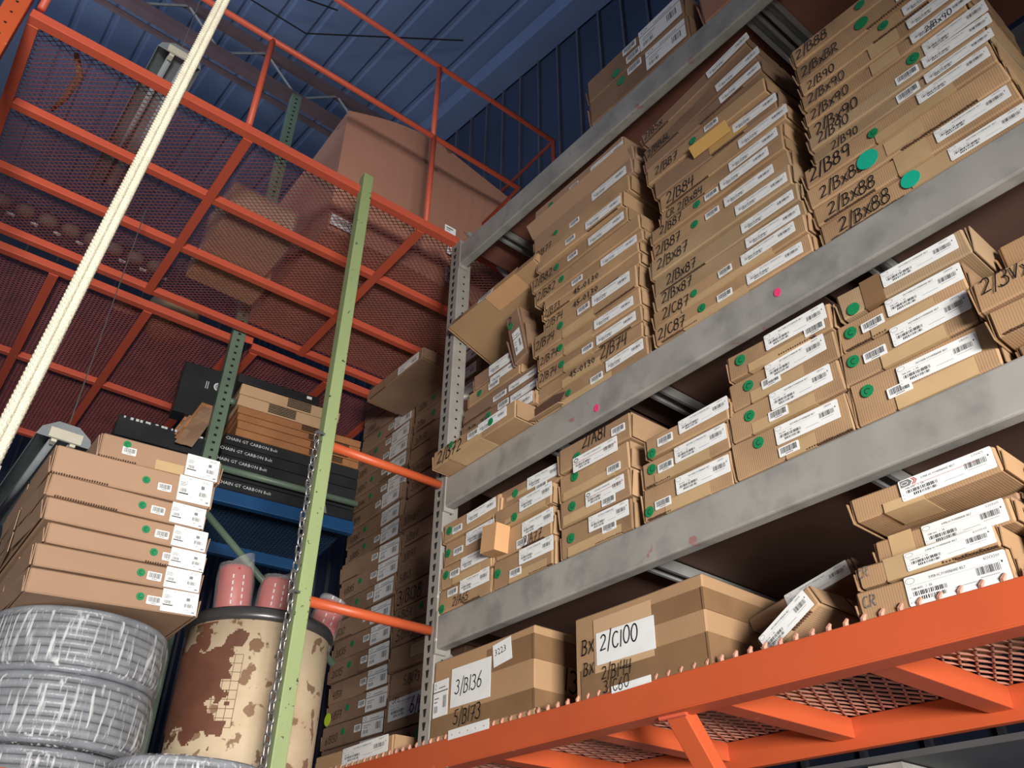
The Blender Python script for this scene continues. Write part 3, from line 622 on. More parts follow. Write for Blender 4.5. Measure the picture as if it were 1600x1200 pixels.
Cc = [(-.93, -.285, 3.505, 3.587, '2/BX88', [('t', .47, .66, .1, .9, TAPE), ('w', '2/BX88', .10, .15, .058), ('teal', .475, .55, .06), ('belt', .66, .22, .215, .05)], {}),
 (-.935, -.285, 3.587, 3.668, '2/BX88', [('t', .44, .60, .0, .95, TAPE), ('w', '2/BX88', .08, .2, .056), ('belt', .64, .3, .215, .048)], {}),
 (-.94, -.29, 3.668, 3.758, '2/BX88', [('w', '2/BX88', .07, .2, .055), ('teal', .34, .55, .072), ('t', .43, .62, .15, .75, TAPE)], {}),
 (-.93, -.29, 3.758, 3.845, '2/B89', [('t', .40, .8, .0, .35)]+std('2/B89', .64, .40, None, .062, fz=.35), {}),
 (-.885, -.29, 3.845, 3.895, '2/B90', [('w', '2/B90', .12, .12, .040), ('bar', .52, .1, .075, .036), ('belt', .68, .1, .21, .04)], dict(m=OLIVE)),
 (-.885, -.29, 3.895, 3.957, '2/B90', [('w', '2/B90', .06, .15, .046), ('bar', .54, .3, .075, .034), ('belt', .69, .2, .21, .045)], dict(m=OLIVE)),
 (-.88, -.29, 3.957, 4.035, '2/BX90', [('w', '2/BX90', .04, .12, .056), ('green', .66, .5, .042), ('belt', .72, .15, .2, .055)], {}),
 (-.88, -.30, 4.035, 4.10, '2/BX90', [('t', .45, .62, .1, .9), ('w', '2/BX90', .05, .15, .050), ('belt', .70, .2, .2, .045), ('w', '2/BX90', .78, .25, .03)], {}),
 (-.875, -.30, 4.10, 4.172, '2/BX90', [('t', .46, .64, .1, .9), ('w', '2/BX90', .05, .15, .048), ('belt', .70, .2, .2, .045)], {}),
 (-.865, -.30, 4.172, 4.247, '2/B90', [('w', '2/B90', .05, .15, .043), ('green', .58, .6, .036), ('belt', .70, .2, .2, .045)], {}),
 (-.86, -.30, 4.247, 4.335, '2/BXBR', [('w', '2/BXBR', .04, .15, .05), ('green_plain', .48, .55, .05), ('belt', .70, .2, .2, .045)], {}),
 (-.86, -.30, 4.335, 4.425, '2/B88', [('w', '2/B88', .03, .25, .052), ('green_plain', .50, .55, .036), ('bar', .72, .4, .07, .03)], {})]
rc = stack(Cc, WC, 'boxes in the right tall stack', m=TAN)
# boxes between the upright and the left tall stack
g = 'loose boxes beside the grey upright'
carton('long box marked 2/B72 jutting out over the middle grey beam', -2.955, -2.35, 3.506, 3.598, 1.905, .5, m=TAN, group=g,
  decor=[('t', .22, .62, 0, .35), ('w', '2/B72', .07, .10, .075), ('green', .24, .75, .034), ('bar', .45, .35, .08, .034), ('belt', .58, .3, .2, .05), ('green', .73, .55, .036)])
carton('shallow box with a big white label, on top of the jutting box', -2.93, -2.33, 3.60, 3.675, 1.99, .45, m=TAN, group=g, decor=[('bar', .55, .2, .07, .04), ('belt', .60, .2, .235, .055)])
carton('brown box marked 2/BX74 behind the jutting box', -2.95, -2.36, 3.70, 3.79, 2.05, .5, m=DARK, group=g, decor=[('w', '2/BX74', .1, .15, .05), ('green', .38, .6, .036), ('bar', .5, .5, .08, .035), ('belt', .66, .4, .2, .04)])
carton('brown box with two labels above the one marked 2/BX74', -2.93, -2.34, 3.792, 3.875, 2.05, .5, m=DARK, group=g, decor=[('bar', .40, .2, .1, .03), ('belt', .60, .2, .2, .035)])
carton('brown box with green dot and crumpled top flap under the tray box', -2.90, -2.50, 3.88, 3.96, 2.05, .45, m=TAN, group=g, decor=[('green', .24, .5, .035), ('bar', .42, .2, .08, .035), ('belt', .45, .55, .2, .04)])
carton('dark box with white label lying under the tray box', -2.86, -2.50, 3.962, 4.05, 2.05, .45, m=DARK, group=g, decor=[('belt', .35, .2, .21, .06)])
t = carton('large open tray box propped up with its brown underside showing', -2.97, -2.28, 4.30, 4.36, 1.95, .58, m=BIGTAN, pitch=-.33, group=g, loc=Vector((-2.62, 2.22, 4.27)), decor=[('w', '2/B8', .06, .1, .04), ('bar', .36, .1, .12, .04), ('t', .46, .8, 0, 1, FLAP)])
carton('slim box marked 2/BX62 standing on end inside the left stack gap', -2.52, -2.42, 3.93, 4.26, 2.03, .22, m=DARK, tilt=-.22, group=g, decor=[('w', '2', .2, .8, .05), ('green_plain', .3, .74, .036), ('tall', .3, .12, .055, .15)])
b = MB(); b.lathe([(.05, -.02), (.11, -.02), (.115, 0), (.11, .02), (.05, .02)], RUBBER, 28, closed=True)
o = b.build('belt_coil', smooth=True); o.location = (-2.68, 2.26, 4.12); o.rotation_euler = (1.2, .2, .3); tag(o, 'dark grey rubber belt coil lying under the open tray box', 'belt')
# short stacks on the lower grey shelf
def mid(lab=(.45, .36, .2, .06), bar=(.24, .22), dot=(.10, .5), txt=None, tape=(.25, .8, 0, .32), lk='belt'):
    d = []
    if tape: d.append(('t', *tape))
    if dot: d.append(('green', dot[0], dot[1], .038))
    if bar: d.append(('bar', bar[0], bar[1], .07, .032))
    if lab: d.append((lk, *lab))
    if txt: d.append(txt)
    return d
stack([(-2.98, -2.61, 2.844, 2.952, '2/A65', mid((.42, .45, .2, .062), (.18, .55), (.08, .18), ('w', '2/A65', .30, .08, .045), None), {}),
 (-2.97, -2.61, 2.952, 3.056, None, mid((.42, .4, .2, .056), (.2, .3), (.12, .55)), {}),
 (-2.955, -2.605, 3.056, 3.167, None, mid((.46, .4, .2, .06), (.2, .25), (.08, .5), tape=None), dict(amp=.006)),
 (-2.96, -2.57, 3.167, 3.262, None, mid((.45, .3, .2, .05), (.18, .2), (.12, .5), tape=None), dict(amp=.009, tilt=-.03))],
 'first short stack from the upright', 'boxes in the first short stack')
re = stack([(-2.60, -2.24, 2.844, 2.967, None, mid((.46, .45, .2, .062), (.3, .15), (.09, .5), None, (.28, .9, 0, .3)), {}),
 (-2.59, -2.24, 2.967, 3.092, '2/A77', [('bar', .40, .05, .07, .036), ('belt', .50, .36, .19, .062), ('w', '2/A77', .52, .02, .046)], dict(amp=.007)),
 (-2.59, -2.23, 3.092, 3.185, None, mid((.47, .3, .2, .06), None, (.38, .2), None, (.2, .9, 0, .28)), {}),
 (-2.57, -2.19, 3.185, 3.275, None, [('t', .1, .9, .3, .5), ('green_plain', .26, .5, .036), ('belt', .46, .32, .2, .054), ('bar', .6, .02, .07, .025)], dict(amp=.006))],
 'second short stack from the upright', 'boxes in the second short stack')
b = MB(); b.box((-.17, -.07, .0), (-.075, 0, .115), FLAP, Matrix.Rotation(.12, 4, 'Y')); o = b.build('torn_flap', re[1]); o.location = (-.02, -.25, .0)
stack([(-2.19, -1.825, 2.844, 2.967, None, mid((.42, .45, .2, .06), (.6, .22), (.16, .55), None, (.1, .85, 0, .3)), {}),
 (-2.19, -1.82, 2.967, 3.078, None, mid((.40, .3, .2, .06), (.62, .04), (.2, .62), None, (.05, .6, .05, .4), 'belt_red'), dict(m=TAN)),
 (-2.19, -1.815, 3.078, 3.192, None, [('t', .05, .8, 0, .3), ('green', .24, .7, .04), ('bar', .70, .1, .07, .032)], {}),
 (-2.185, -1.80, 3.192, 3.303, '2/A81', [('w', '2/A81', .36, .50, .058), ('green', .28, .30, .04), ('bar', .76, .36, .07, .032), ('belt_red', .22, -.26, .235, .062)], {})],
 'third short stack from the upright', 'boxes in the third short stack')
stack([(-1.77, -1.395, 2.844, 2.966, None, mid((.40, .36, .22, .062), (.14, .2), (.07, .25), None, (.25, .75, 0, .35)), {}),
 (-1.765, -1.385, 2.966, 3.067, None, mid((.41, .38, .22, .058), (.20, .34), (.13, .62), None, (.15, .78, 0, .38)), {}),
 (-1.73, -1.37, 3.067, 3.147, None, mid((.44, .36, .21, .05), (.16, .3), (.08, .15), None, None), {})],
 'fourth short stack from the upright', 'boxes in the fourth short stack')
stack([(-1.385, -.975, 2.844, 2.974, None, mid((.40, .42, .215, .062), (.40, .1), (.25, .72), None, (.45, .7, 0, .35)), {}),
 (-1.375, -.97, 2.974, 3.085, None, mid((.40, .40, .215, .06), (.36, .1), (.2, .6), None, (.2, .76, 0, .34)), {}),
 (-1.36, -.965, 3.085, 3.19, None, mid((.38, .40, .215, .06), (.32, .22), (.20, .62), None, (.2, .7, 0, .38)), {}),
 (-1.345, -.965, 3.19, 3.288, None, mid((.40, .40, .22, .058), (.76, .12), (.14, .6), None, (.2, .8, 0, .3)), {})],
 'fifth short stack from the upright', 'boxes in the fifth short stack')
stack([(-.965, -.565, 2.844, 2.982, None, mid((.36, .42, .22, .062), (.26, .28), (.13, .68), None, (.3, .85, 0, .38)), {}),
 (-.965, -.58, 2.982, 3.092, None, mid((.42, .40, .22, .062), (.18, .36), (.1, .6), None, (.3, .78, 0, .38)), {}),
 (-.955, -.575, 3.092, 3.19, None, mid((.42, .38, .22, .056), (.2, .3), (.11, .55), None, (.26, .75, 0, .3)), {}),
 (-.93, -.54, 3.19, 3.285, None, [('t', .2, .36, 0, 1, BTAPE), ('green_plain', .11, .2, .04), ('belt', .37, .34, .22, .052)], dict(m=OLIVE))],
 'sixth short stack from the upright', 'boxes in the sixth short stack')
stack([(-.545, -.12, 2.885, 2.968, None, [], dict(m=BIGTAN, y0=1.96)), (-.56, -.14, 2.97, 3.065, '2/3VX', [('w', '2/3VX', .05, .45, .05)], dict(m=BIGTAN, y0=1.95)),
 (-.50, -.1, 3.10, 3.25, None, [], dict(m=BIGTAN, y0=2.1, amp=.012))], 'the pile at right photo edge', 'boxes at the right edge, lower grey shelf')
carton('flat brown carton under the pile at the right photo edge', -.53, -.1, 2.844, 2.883, 2.02, .5, m=DARK, group='boxes at the right edge, lower grey shelf')
# cartons on the orange shelf
D0 = 2.319
t = carton('large taped carton with a white sheet marked 3/B136', -2.975, -2.34, D0, 2.645, 2.0, .55, m=BIGTAN, amp=.004, flaps=False, group='large cartons on the orange shelf', decor=[('t', .56, 1.0, .62, .9, BTAPE), ('t', .0, 1.0, .08, .30, BTAPE), ('sheet', .20, .36, .255, .15), ('w', '3/B136', .25, .50, .062), ('w', '5/B173', .25, .15, .062), ('sheet', .20, .0, .255, .035), ('tall', .02, .30, .1, .14)])
b = MB(); plate(b, 0, 0, .11, .085, WHITE); print_text(b, '3223', .026, INK, .01, .04, -.0013); o = b.build('paper_sheet', t); o.location = (.085, -.2795, .215); o.rotation_euler = (0, -.12, 0)
b = MB(); b.box((.31, -.28, .03), (.3215, .2, .095), BTAPE); b.box((.31, -.28, .20), (.3215, .2, .29), BTAPE); b.build('packing_tape', t)
b = MB(); strokes(b, '136', .085, MARKER); o = b.build('marker_writing', t); o.location = (.3225, -.14, .11); o.rotation_euler = (0, 0, math.pi/2)
t = carton('large taped carton with a white sheet marked 2/C100', -2.13, -1.56, D0, 2.605, 2.0, .62, m=BIGTAN, amp=.004, flaps=False, group='large cartons on the orange shelf', decor=[('t', .17, 1.0, .60, .84, BTAPE), ('t', .05, 1.0, .02, .36, BTAPE), ('t', .17, .63, .28, .9, KRAFT), ('w', 'BX', .07, .52, .06), ('w', 'BX', .08, .28, .05), ('sheet', .19, .36, .26, .105), ('w', '2/C100', .225, .50, .062), ('w', '2/B144', .23, .18, .048), ('w', '3/C60', .24, .03, .045), ('sheet', .30, .005, .17, .022)])
b = MB(); b.box((.28, -.315, .006), (.2885, .26, .103), BTAPE); b.box((.28, -.315, .172), (.2885, .26, .24), BTAPE); b.build('packing_tape', t)
stack([(-1.08, -.695, D0, 2.405, 'CR', [('w', 'CR', .04, .45, .035, GREYINK), ('belt_50', .34, .12, .245, .072)], dict(y0=2.0)),
 (-1.065, -.705, 2.405, 2.465, 'CR', [('t', .22, .7, .0, .95), ('w', 'CR', .02, .45, .028, GREYINK), ('belt_50', .38, .12, .22, .046)], dict(y0=2.0, amp=.006)),
 (-1.015, -.665, 2.465, 2.532, None, [('t', .12, .3, 0, 1), ('belt_63', .38, .05, .205, .058)], dict(y0=2.03)),
 (-1.02, -.64, 2.56, 2.632, None, [('t', .22, .5, 0, .35), ('belt_logo', .36, .14, .235, .056)], dict(y0=1.97))], 'the small pile on the orange shelf', 'boxes at right on the orange shelf', m=BIGTAN)
carton('flat plain carton between the two upper boxes of the small right pile', -.98, -.66, 2.533, 2.558, 2.08, .4, m=DARK, group='boxes at right on the orange shelf')
carton('dark carton at the right photo edge behind the small pile', -.62, -.2, D0, 2.60, 2.06, .5, m=DARK, group='boxes at right on the orange shelf')
g = 'slanted boxes on the orange shelf'
carton('flat box leaning askew beside the 2/C100 carton, rear one', 0, .385, 0, .05, depth=.42, m=DARK, tilt=-.22, loc=Vector((-1.36, 2.41, 2.50)), group=g, decor=[('belt', .38, .08, .225, .045)])
carton('flat box leaning steeply before the other slanted box, end flap open', 0, .21, 0, .07, depth=.36, m=TAN, tilt=-.50, loc=Vector((-1.296, 2.215, 2.366)), group=g, decor=[('belt', .03, .1, .19, .056)])
carton('small open box with a bright white label at the left end of orange shelf', -3.92, -3.255, D0, 2.412, 2.0, .22, m=BIGTAN, decor=[('t', .30, .75, 0, .3), ('belt', .38, .2, .38, .07)])
# top shelf
g = 'boxes on the top grey shelf'
carton('grey-brown box behind the top beam, lower of two', -1.905, -1.27, 5.012, 5.185, 2.0, .55, m=DARK, group=g, decor=[('green_plain', .35, .7, .05), ('bar', .42, .65, .09, .05), ('tall', .60, .15, .24, .13)])
carton('grey-brown box with three stickers, resting on another at the top', -1.91, -1.28, 5.187, 5.36, 2.0, .55, m=DARK, group=g, decor=[('bar', .40, .62, .09, .05), ('bar', .43, .15, .09, .05), ('green_plain', .32, .2, .05), ('tall', .58, .1, .26, .15)])
carton('reddish box just right of the pair on the top shelf', -1.19, -.6, 5.012, 5.25, 2.0, .5, m=CRATE, group=g)
# ---------------------------------------------------------------- dim bay left of the upright
rq = random.Random(3)
z = D0; rows = []; k = 0
for h, txt, dec in ((.10, '6/B153', []), (.12, '6/B148', [('bar', .72, .6, .1, .04), ('green_plain', .46, .6, .05), ('w', '6/B148', .04, .1, .085)]), (.17, '6/B148', [('belt', .05, .25, .40, .11), ('p', 'SPS', .10, .72, .035), ('w', '6/B148', .35, .3, .09)]),
  (.115, '5/B173', [('w', '5/B173', .2, .3, .06)]), (.125, '5/B173', [('t', .3, .9, .3, .8)]), (.105, '5/B173', [('w', '5/B173', .08, .2, .065)]), (.095, '5/B157', [('w', '5/B157', .06, .3, .055), ('green', .4, .6, .04)]), (.12, '3/B138', [('w', '3/B138', .04, .15, .09), ('green', .52, .55, .05)])):
    rows.append((-3.80, -3.16, z, z+h, txt, dec, {})); z += h
for h, txt in ((.125, '5/B13'), (.105, '3/B97'), (.11, '3/B87'), (.10, '3/BX87'), (.095, None), (.11, '5/B80'), (.10, '3/B75'), (.10, None), (.11, '3/B70')):
    d = [('w', txt, .06, .2, .055)] if txt else []
    if txt == '5/B13': d += [('yellow', .58, .8, .03)]
    if txt == '3/B87': d += [('green', .62, .55, .05)]
    rows.append((-3.80+rq.uniform(-.02, .02), -3.15+rq.uniform(-.02, .02), z, z+h, txt, d, {})); z += h
for h in (.12, .10, .11, .10):
    rows.append((-3.78+rq.uniform(-.03, .03), -3.12+rq.uniform(-.02, .02), z, z+h, None, [('tall', .68, .1, .2, .08), ('green_plain', .3, .5, .04), ('w', '2/B6', .05, .2, .05)], {})); z += h
SC = 1.12
def deeper(rows, z0=1.6):
    out = []
    for i, r in enumerate(rows): out.append((r[0]*SC, r[1]*SC, (r[2]-z0)*SC+z0 if i else D0, (r[3]-z0)*SC+z0)+tuple(r[4:]))
    return out
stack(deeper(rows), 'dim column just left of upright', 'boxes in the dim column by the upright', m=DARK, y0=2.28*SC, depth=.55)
b = MB(); b.box((-5.1, 2.82, 2.295), (-3.12, 3.24, 2.317), WOOD); tag(b.build('shelf_board'), 'board under the two dim box columns left of the grey upright', 'shelf board')
z = D0; rows = []
txts = ['6/B55', '4/B150', '6/B150', '4/B77', '4/B71', '3/C115', '3/C115', '4/C112', '3/C93', '4/B85', None, '3/B85', '4/B80', '3/B99', '3/B94', '3/B92', '3/B91', '3/B90', None, '3/B83', None, '2/B81', None]
dx = [0, .02, .02, .05, .02, .0, .0, -.03, .02, .03, .0, .0, -.02, -.01, .0, .02, .02, .01, .03, .05, .05, .07, .08]
for i, tx in enumerate(txts):
    h = .118 if i < 12 else .108
    d = [('tall', .66, .06, .22, h*.94), ('bar', .54, .35, .07, .04)] if i % 7 != 5 or i < 12 else [('tall', .66, .06, .22, h*.94)]
    if tx: d += [('w', tx, .08, .2, .05)]
    if i % 3 != 1: d += [('green_plain', .36, .55, .04)]
    if i == 3: d += [('lime', .03, .3, .075)]
    rows.append((-4.49+dx[i], -3.86+dx[i]*.4, z, z+h, tx, d, dict(yaw=rq.uniform(-.03, .03)))); z += h
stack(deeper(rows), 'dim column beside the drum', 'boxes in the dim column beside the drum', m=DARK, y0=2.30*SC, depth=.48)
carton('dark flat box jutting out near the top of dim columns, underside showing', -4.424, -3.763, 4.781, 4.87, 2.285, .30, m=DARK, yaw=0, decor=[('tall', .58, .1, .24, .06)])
# ---------------------------------------------------------------- pink stack, coils and drum on the left
XF = -3.05; YW = -.02
def pinkbox(label, yl, yr, z0, z1, dec, xf=XF, depth=.78, m=PINK, yaw=YW, tilt=0.):
    w = yr-yl; h = z1-z0; Rz = Matrix.Rotation(math.pi/2+yaw, 3, 'Z')
    c = Vector((xf, (yl+yr)/2, z0))+Rz @ Vector((0, depth/2, 0))
    return carton(label, 0, w, 0, h, depth=depth, m=m, yaw=math.pi/2+yaw, tilt=tilt, loc=c, decor=dec, group='pinkish cartons stacked on the hose coils', amp=.004)
def pk(bar=(.78, .5), dot=(.68, .5), lab=True, kind='square'): return [('green', dot[0], dot[1], .028), ('bar', bar[0]-.02, bar[1]-.25, .05, .030)]+([(kind, .76, .06, .142, .088)] if lab else [])
nb = 7; zs = [2.605, 2.692, 2.774, 2.850, 2.935, 3.022, 3.135]; tl = [-.07, -.06, -.05, -.045, -.045, -.06, -.07]
yl = [.445, .44, .455, .425, .41, .40, .53]; yr = [1.005, .995, .99, .985, .955, .965, .975]
for i in range(nb):
    h = (zs[i+1] if i < nb-1 else zs[i]+.098)-zs[i]
    pos = [(.64, .5, .70), (.62, .5, .68), (.66, .55, .74), (.60, .5, .68), (.58, .5, .66), (.56, .5, .66), (.20, .72, .19)][i]
    dec = [('green', pos[0], pos[1], .028), ('bar', pos[2]-.02, .25 if i < 6 else .3, .05, .03), ('square' if i < 6 else 'square_sb', .77 if i < 6 else .70, .06, .128, h*.92)]
    if i == 6: dec.append(('t', .45, .69, 0, .4))
    pinkbox(f'pinkish carton with white square label, {nth(i, nb)} of the stack on the coils', yl[i], yr[i], zs[i], zs[i]+h, dec, tilt=tl[i])
def coil(label, cx, cy, z0, r, h, ri=.17, rot=(0, 0, 0)):
    t = thing('hose_coil', label, 'hose', (cx, cy, z0), rot, 'wrapped hose coils'); b = MB(); n = int(h/.024); rr = h/n/2
    for k in range(n):
        q = r-.010+.004*math.sin(k*2.1)
        b.lathe([(q-rr+rr*math.cos(a), rr+2*rr*k+rr*math.sin(a)) for a in [2*math.pi*j/10 for j in range(10)]], HOSE, 56, closed=True)
    b.lathe([(ri, .01), (r-.04, .01), (r-.04, h-.01), (ri, h-.01)], HOSE, 40, closed=True); b.build('hose', t, smooth=True)
    b = MB(); vs = []; N, K = 72, 14
    for i in range(N):
        a = 2*math.pi*i/N
        for j in range(K+1):
            f = j/K; z = -.004+(h+.008)*f; e = (abs(2*f-1)**6)*.035
            q = r+.003-e+.005*noise.noise(Vector((a*4, z*9, cx*9)))+.003*noise.noise(Vector((a*14, z*3, cy*7)))
            vs.append((q*math.cos(a), q*math.sin(a), z))
    b.add(vs, [(i*(K+1)+j, ((i+1) % N)*(K+1)+j, ((i+1) % N)*(K+1)+j+1, i*(K+1)+j+1) for i in range(N) for j in range(K)], WRAP); b.build('stretch_wrap', t, smooth=True)
coil('plastic wrapped grey hose coil directly under the pinkish cartons', -3.37, .72, 2.375, .305, .215)
coil('plastic wrapped grey hose coil, second from top of the left pile', -3.36, .71, 2.155, .31, .215)
coil('plastic wrapped grey hose coil at the bottom of the left pile', -3.37, .70, 1.935, .30, .215)
coil('plastic wrapped grey hose coil standing apart, at bottom beside the pole', -2.86, 1.03, 1.935, .255, .165, .13)
t = thing('fibre_drum', 'stained beige fibre drum with dark rim behind the green pole', 'drum', (-3.62, 1.495, 1.93))
b = MB(); b.lathe([(0, .0), (.285, 0), (.295, .02), (.30, .45), (.305, .86), (.285, .86), (.28, .1), (0, .1)], DRUM, 64); b.build('body', t, smooth=False)
for p in t.children[0].data.polygons: p.use_smooth = True
b = MB(); b.lathe([(.303, .845), (.318, .85), (.322, .865), (.318, .885), (.31, .9), (.29, .9), (.283, .86)], RIM, 64, closed=True); b.build('rim', t, smooth=True)
b = MB()                                            # printed label grid and the brown stain over it
def onr(a, z, r): return (r*math.cos(math.radians(a)), r*math.sin(math.radians(a)), z)
NA, NZ = 66, 46
def stain(a, z):
    u = (a+104)/66; v = (z-.40)/.34
    core = min(u+.15, 1-u, v+.02, 1.06-v)*3+.9*noise.noise(Vector((a*.055, z*11, 1)))+.5*noise.noise(Vector((a*.15, z*32, 4)))
    drip = .32-abs(u-.55)*2.2+1.1*noise.noise(Vector((a*.10, z*16, 9)))-max(0, abs(z-.57)-.30)*4
    return core > .12 or (drip > .20 and (z > .70 or z < .42))
for ia in range(NA*2):
    for iz in range(NZ*2):
        a0, a1 = -112+84*ia/(NA*2), -112+84*(ia+1)/(NA*2); z0, z1 = .18+.66*iz/(NZ*2), .18+.66*(iz+1)/(NZ*2)
        if stain((a0+a1)/2, (z0+z1)/2): b.add([onr(a0, z0, .3066), onr(a1, z0, .3066), onr(a1, z1, .3066), onr(a0, z1, .3066)], [(0, 1, 2, 3)], STAIN)
for k in range(13):
    a = -104+k*6; b.add([onr(a, .42, .3061), onr(a+.35, .42, .3061), onr(a+.35, .70, .3061), onr(a, .70, .3061)], [(0, 1, 2, 3)], STAIN)
for k in range(9):
    z = .42+.035*k
    for q in range(12): a = -104+q*6; b.add([onr(a, z, .3061), onr(a+6, z, .3061), onr(a+6, z+.0018, .3061), onr(a, z+.0018, .3061)], [(0, 1, 2, 3)], STAIN)
b.build('stained_label', t)
for k, (dx, dy, ln, rx, ry, r) in enumerate(((.06, -.16, .36, .10, .05, .072), (.07, -.005, .345, -.02, .04, .068), (.10, .20, .30, -.22, .10, .062))):
    lab = ['red plastic-wrapped roll in the drum, next to the pinkish cartons', 'red plastic-wrapped roll in the drum, middle of the three', 'red plastic-wrapped roll in the drum, right of the green pole'][k]
    u = thing('wrapped_roll', lab, 'roll', (-3.62+dx, 1.495+dy, 2.70), (rx, ry, 0), 'red rolls in the drum')
    b = MB(); b.lathe([(0, 0), (r, 0), (r, ln-.03), (r-.008, ln-.012), (.02, ln-.012), (.018, 0)], ROLL, 28); b.build('roll', u, smooth=True)
    b = MB()
    for q in (-.5, .1):
        for s in range(9): z = .06+.028*s; a = q; b.add([((r+.001)*math.cos(a+d), (r+.001)*math.sin(a+d), z+e) for d, e in ((-.04, 0), (.04, 0), (.04, .016), (-.04, .016))], [(0, 1, 2, 3)], WHITEP)
    b.build('printed_lettering', u)
    b = MB(); vs = []; N, K = 28, 10
    for i in range(N):
        a = 2*math.pi*i/N
        for j in range(K+1):
            f = j/K; q = (r+.008)*(1-.10*max(0, f-.8)/.2)+.006*noise.noise(Vector((3*math.cos(a), 3*math.sin(a), f*4+k)))
            z = (ln+.0)*f+(.05*max(0, math.cos(a-.9-k)) if f > .9 else 0)
            vs.append((q*math.cos(a), q*math.sin(a), z))
    b.add(vs, [(i*(K+1)+j, ((i+1) % N)*(K+1)+j, ((i+1) % N)*(K+1)+j+1, i*(K+1)+j+1) for i in range(N) for j in range(K)], FILM); b.build('plastic_bag', u, smooth=True)
# ---------------------------------------------------------------- black boxes and sleeves on the blue shelf
def shelf_box(label, s0, s1, z0, z1, m, depth=.6, dec=(), xoff=0., name='cardboard_box', grp=None, **kw):
    """front faces +x along the yawed blue shelf; s runs along it from the sage post"""
    Rz = Matrix.Rotation(math.pi/2+BY, 3, 'Z'); A0 = Vector((-4.735, 1.49, 0)); dv = Vector((math.sin(-BY), math.cos(BY), 0))
    c = A0+dv*((s0+s1)/2)+Rz @ Vector((0, depth/2+xoff, 0)); c.z = z0
    return carton(label, 0, s1-s0, 0, z1-z0, depth=depth, m=m, yaw=math.pi/2+BY, loc=c, decor=list(dec), group=grp, name=name, flaps=False, amp=.002, **kw)
g = 'black boxes on the blue shelf'
for i in range(5):
    w1 = [.72, .68, .62, .66, .70][i]
    dec = [('p', ['CHAIN GT CARBON Belt', 'CHAIN GT CARBON Belt', 'CHAIN GT CARBON Belt', 'CHAIN GT CARBON Belt', 'CHAIN GT CARBON Belt'][i], .02-[0, 0, .10, .06, .02][i]*.6, .38, .022, WHITEP)]
    t = shelf_box(f'long black box with white lettering, {nth(i, 5)} of the pile on blue shelf', .0, .91, 3.992+.076*i, 3.992+.076*(i+1), BLACK, dec=dec, grp=g)
    b = MB(); x = w1*.91-.455; pts = []
    for q in range(4): pts += [(x+.025, .066-.016*q), (x, .058-.016*q)]
    pts += [(x+.012, .006), (x+.07, .006), (x+.055, .066)]
    b.add([(p[0], -.3055, p[1]) for p in pts], [tuple(range(len(pts)))], GREYINK); b.build('printed_emblem', t)
zz = 3.992+.38; g = 'cardboard sleeves above the black boxes'
for i, (m, h, s0, s1, gr) in enumerate(((RUSTBOX, .055, .06, .90, (.58, .86)), (RUSTBOX, .06, .06, .90, (.58, .9)), (RUSTBOX, .05, .05, .90, (.56, .9)), (RUSTBOX, .055, .04, .90, (.5, .78)), (KRAFT, .085, .03, .70, (.30, .58)), (KRAFT, .085, .03, .72, (.46, .70)))):
    lab = f'{"orange-brown" if i < 4 else "tan"} slatted cardboard sleeve, {nth(i, 6)} of six on the black boxes'
    t = shelf_box(lab, s0, s1, zz, zz+h, m, grp=g)
    b = MB(); L = s1-s0; nl = 4 if i < 4 else 6
    for q in range(nl): rect(b, (gr[0]-.5)*L, h*(.1+.8*q/nl), (gr[1]-.5)*L, h*(.1+.8*(q+.6)/nl), HOLE, y=-.3055)
    b.build('dark_slots', t); zz += h
shelf_box('flat black box with a small white emblem on top of the tan sleeves', .0, .56, zz+.002, zz+.07, BLACK, dec=[('sheet', .84, .4, .035, .02)], grp='black boxes on the blue shelf')
t = shelf_box('tall black box leaning left of the sage post, round white emblem', -.34, .0, 4.42, 4.80, BLACK, depth=.12, xoff=.0, tilt=0, grp='black boxes left of the sage post')
b = MB(); ring(b, .06, .25, .028, .03, .012, WHITEP, -.0645, 22); ring(b, .06, .25, .012, .013, .005, WHITEP, -.0645, 12)
for q in range(2): rect(b, -.005-.012*q, .215, -.001-.012*q, .27, WHITEP, -.0645)
b.build('printed_emblem', t)
t = shelf_box('worn black box with peeling edges behind the top pinkish carton', -.62, -.02, 4.16, 4.30, BLACK, depth=.5, xoff=-.0, grp='black boxes left of the sage post')
b = MB(); rs = random.Random(9)
for q in range(16):
    x = -.27+.03*q+rs.uniform(-.01, .01); b.box((x, -.256, .118+rs.uniform(-.005, .005)), (x+rs.uniform(.008, .025), -.253, .13), WHITEP)
b.build('peeled_edge', t)
shelf_box('black box under the worn one, mostly hidden by the pinkish cartons', -.60, .0, 4.00, 4.155, BLACK, depth=.5, dec=[('p', 'PC', .85, .5, .03, WHITEP)], grp='black boxes left of the sage post')
t = thing('torn_carton', 'crumpled torn brown carton pieces beside the sage post', 'carton scraps', (-4.80, 1.34, 4.30))
for q in range(4):
    b = MB(); N = 7; vs = []
    for i in range(N):
        for j in range(4): vs.append((.03*q+.03*noise.noise(Vector((i*.7, j*.9, q*5))), -.14+.04*q*0+.035*j+.02*noise.noise(Vector((i, j, q*3+9)))+.022*i*.8, .05*i+.02*noise.noise(Vector((i, j*2, q)))-.04*q))
    b.add(vs, [(i*4+j, i*4+j+1, (i+1)*4+j+1, (i+1)*4+j) for i in range(N-1) for j in range(3)], DARK if q % 2 else RUSTBOX)
    o = b.build('carton_scrap', t); md = o.modifiers.new('thick', 'SOLIDIFY'); md.thickness = .006
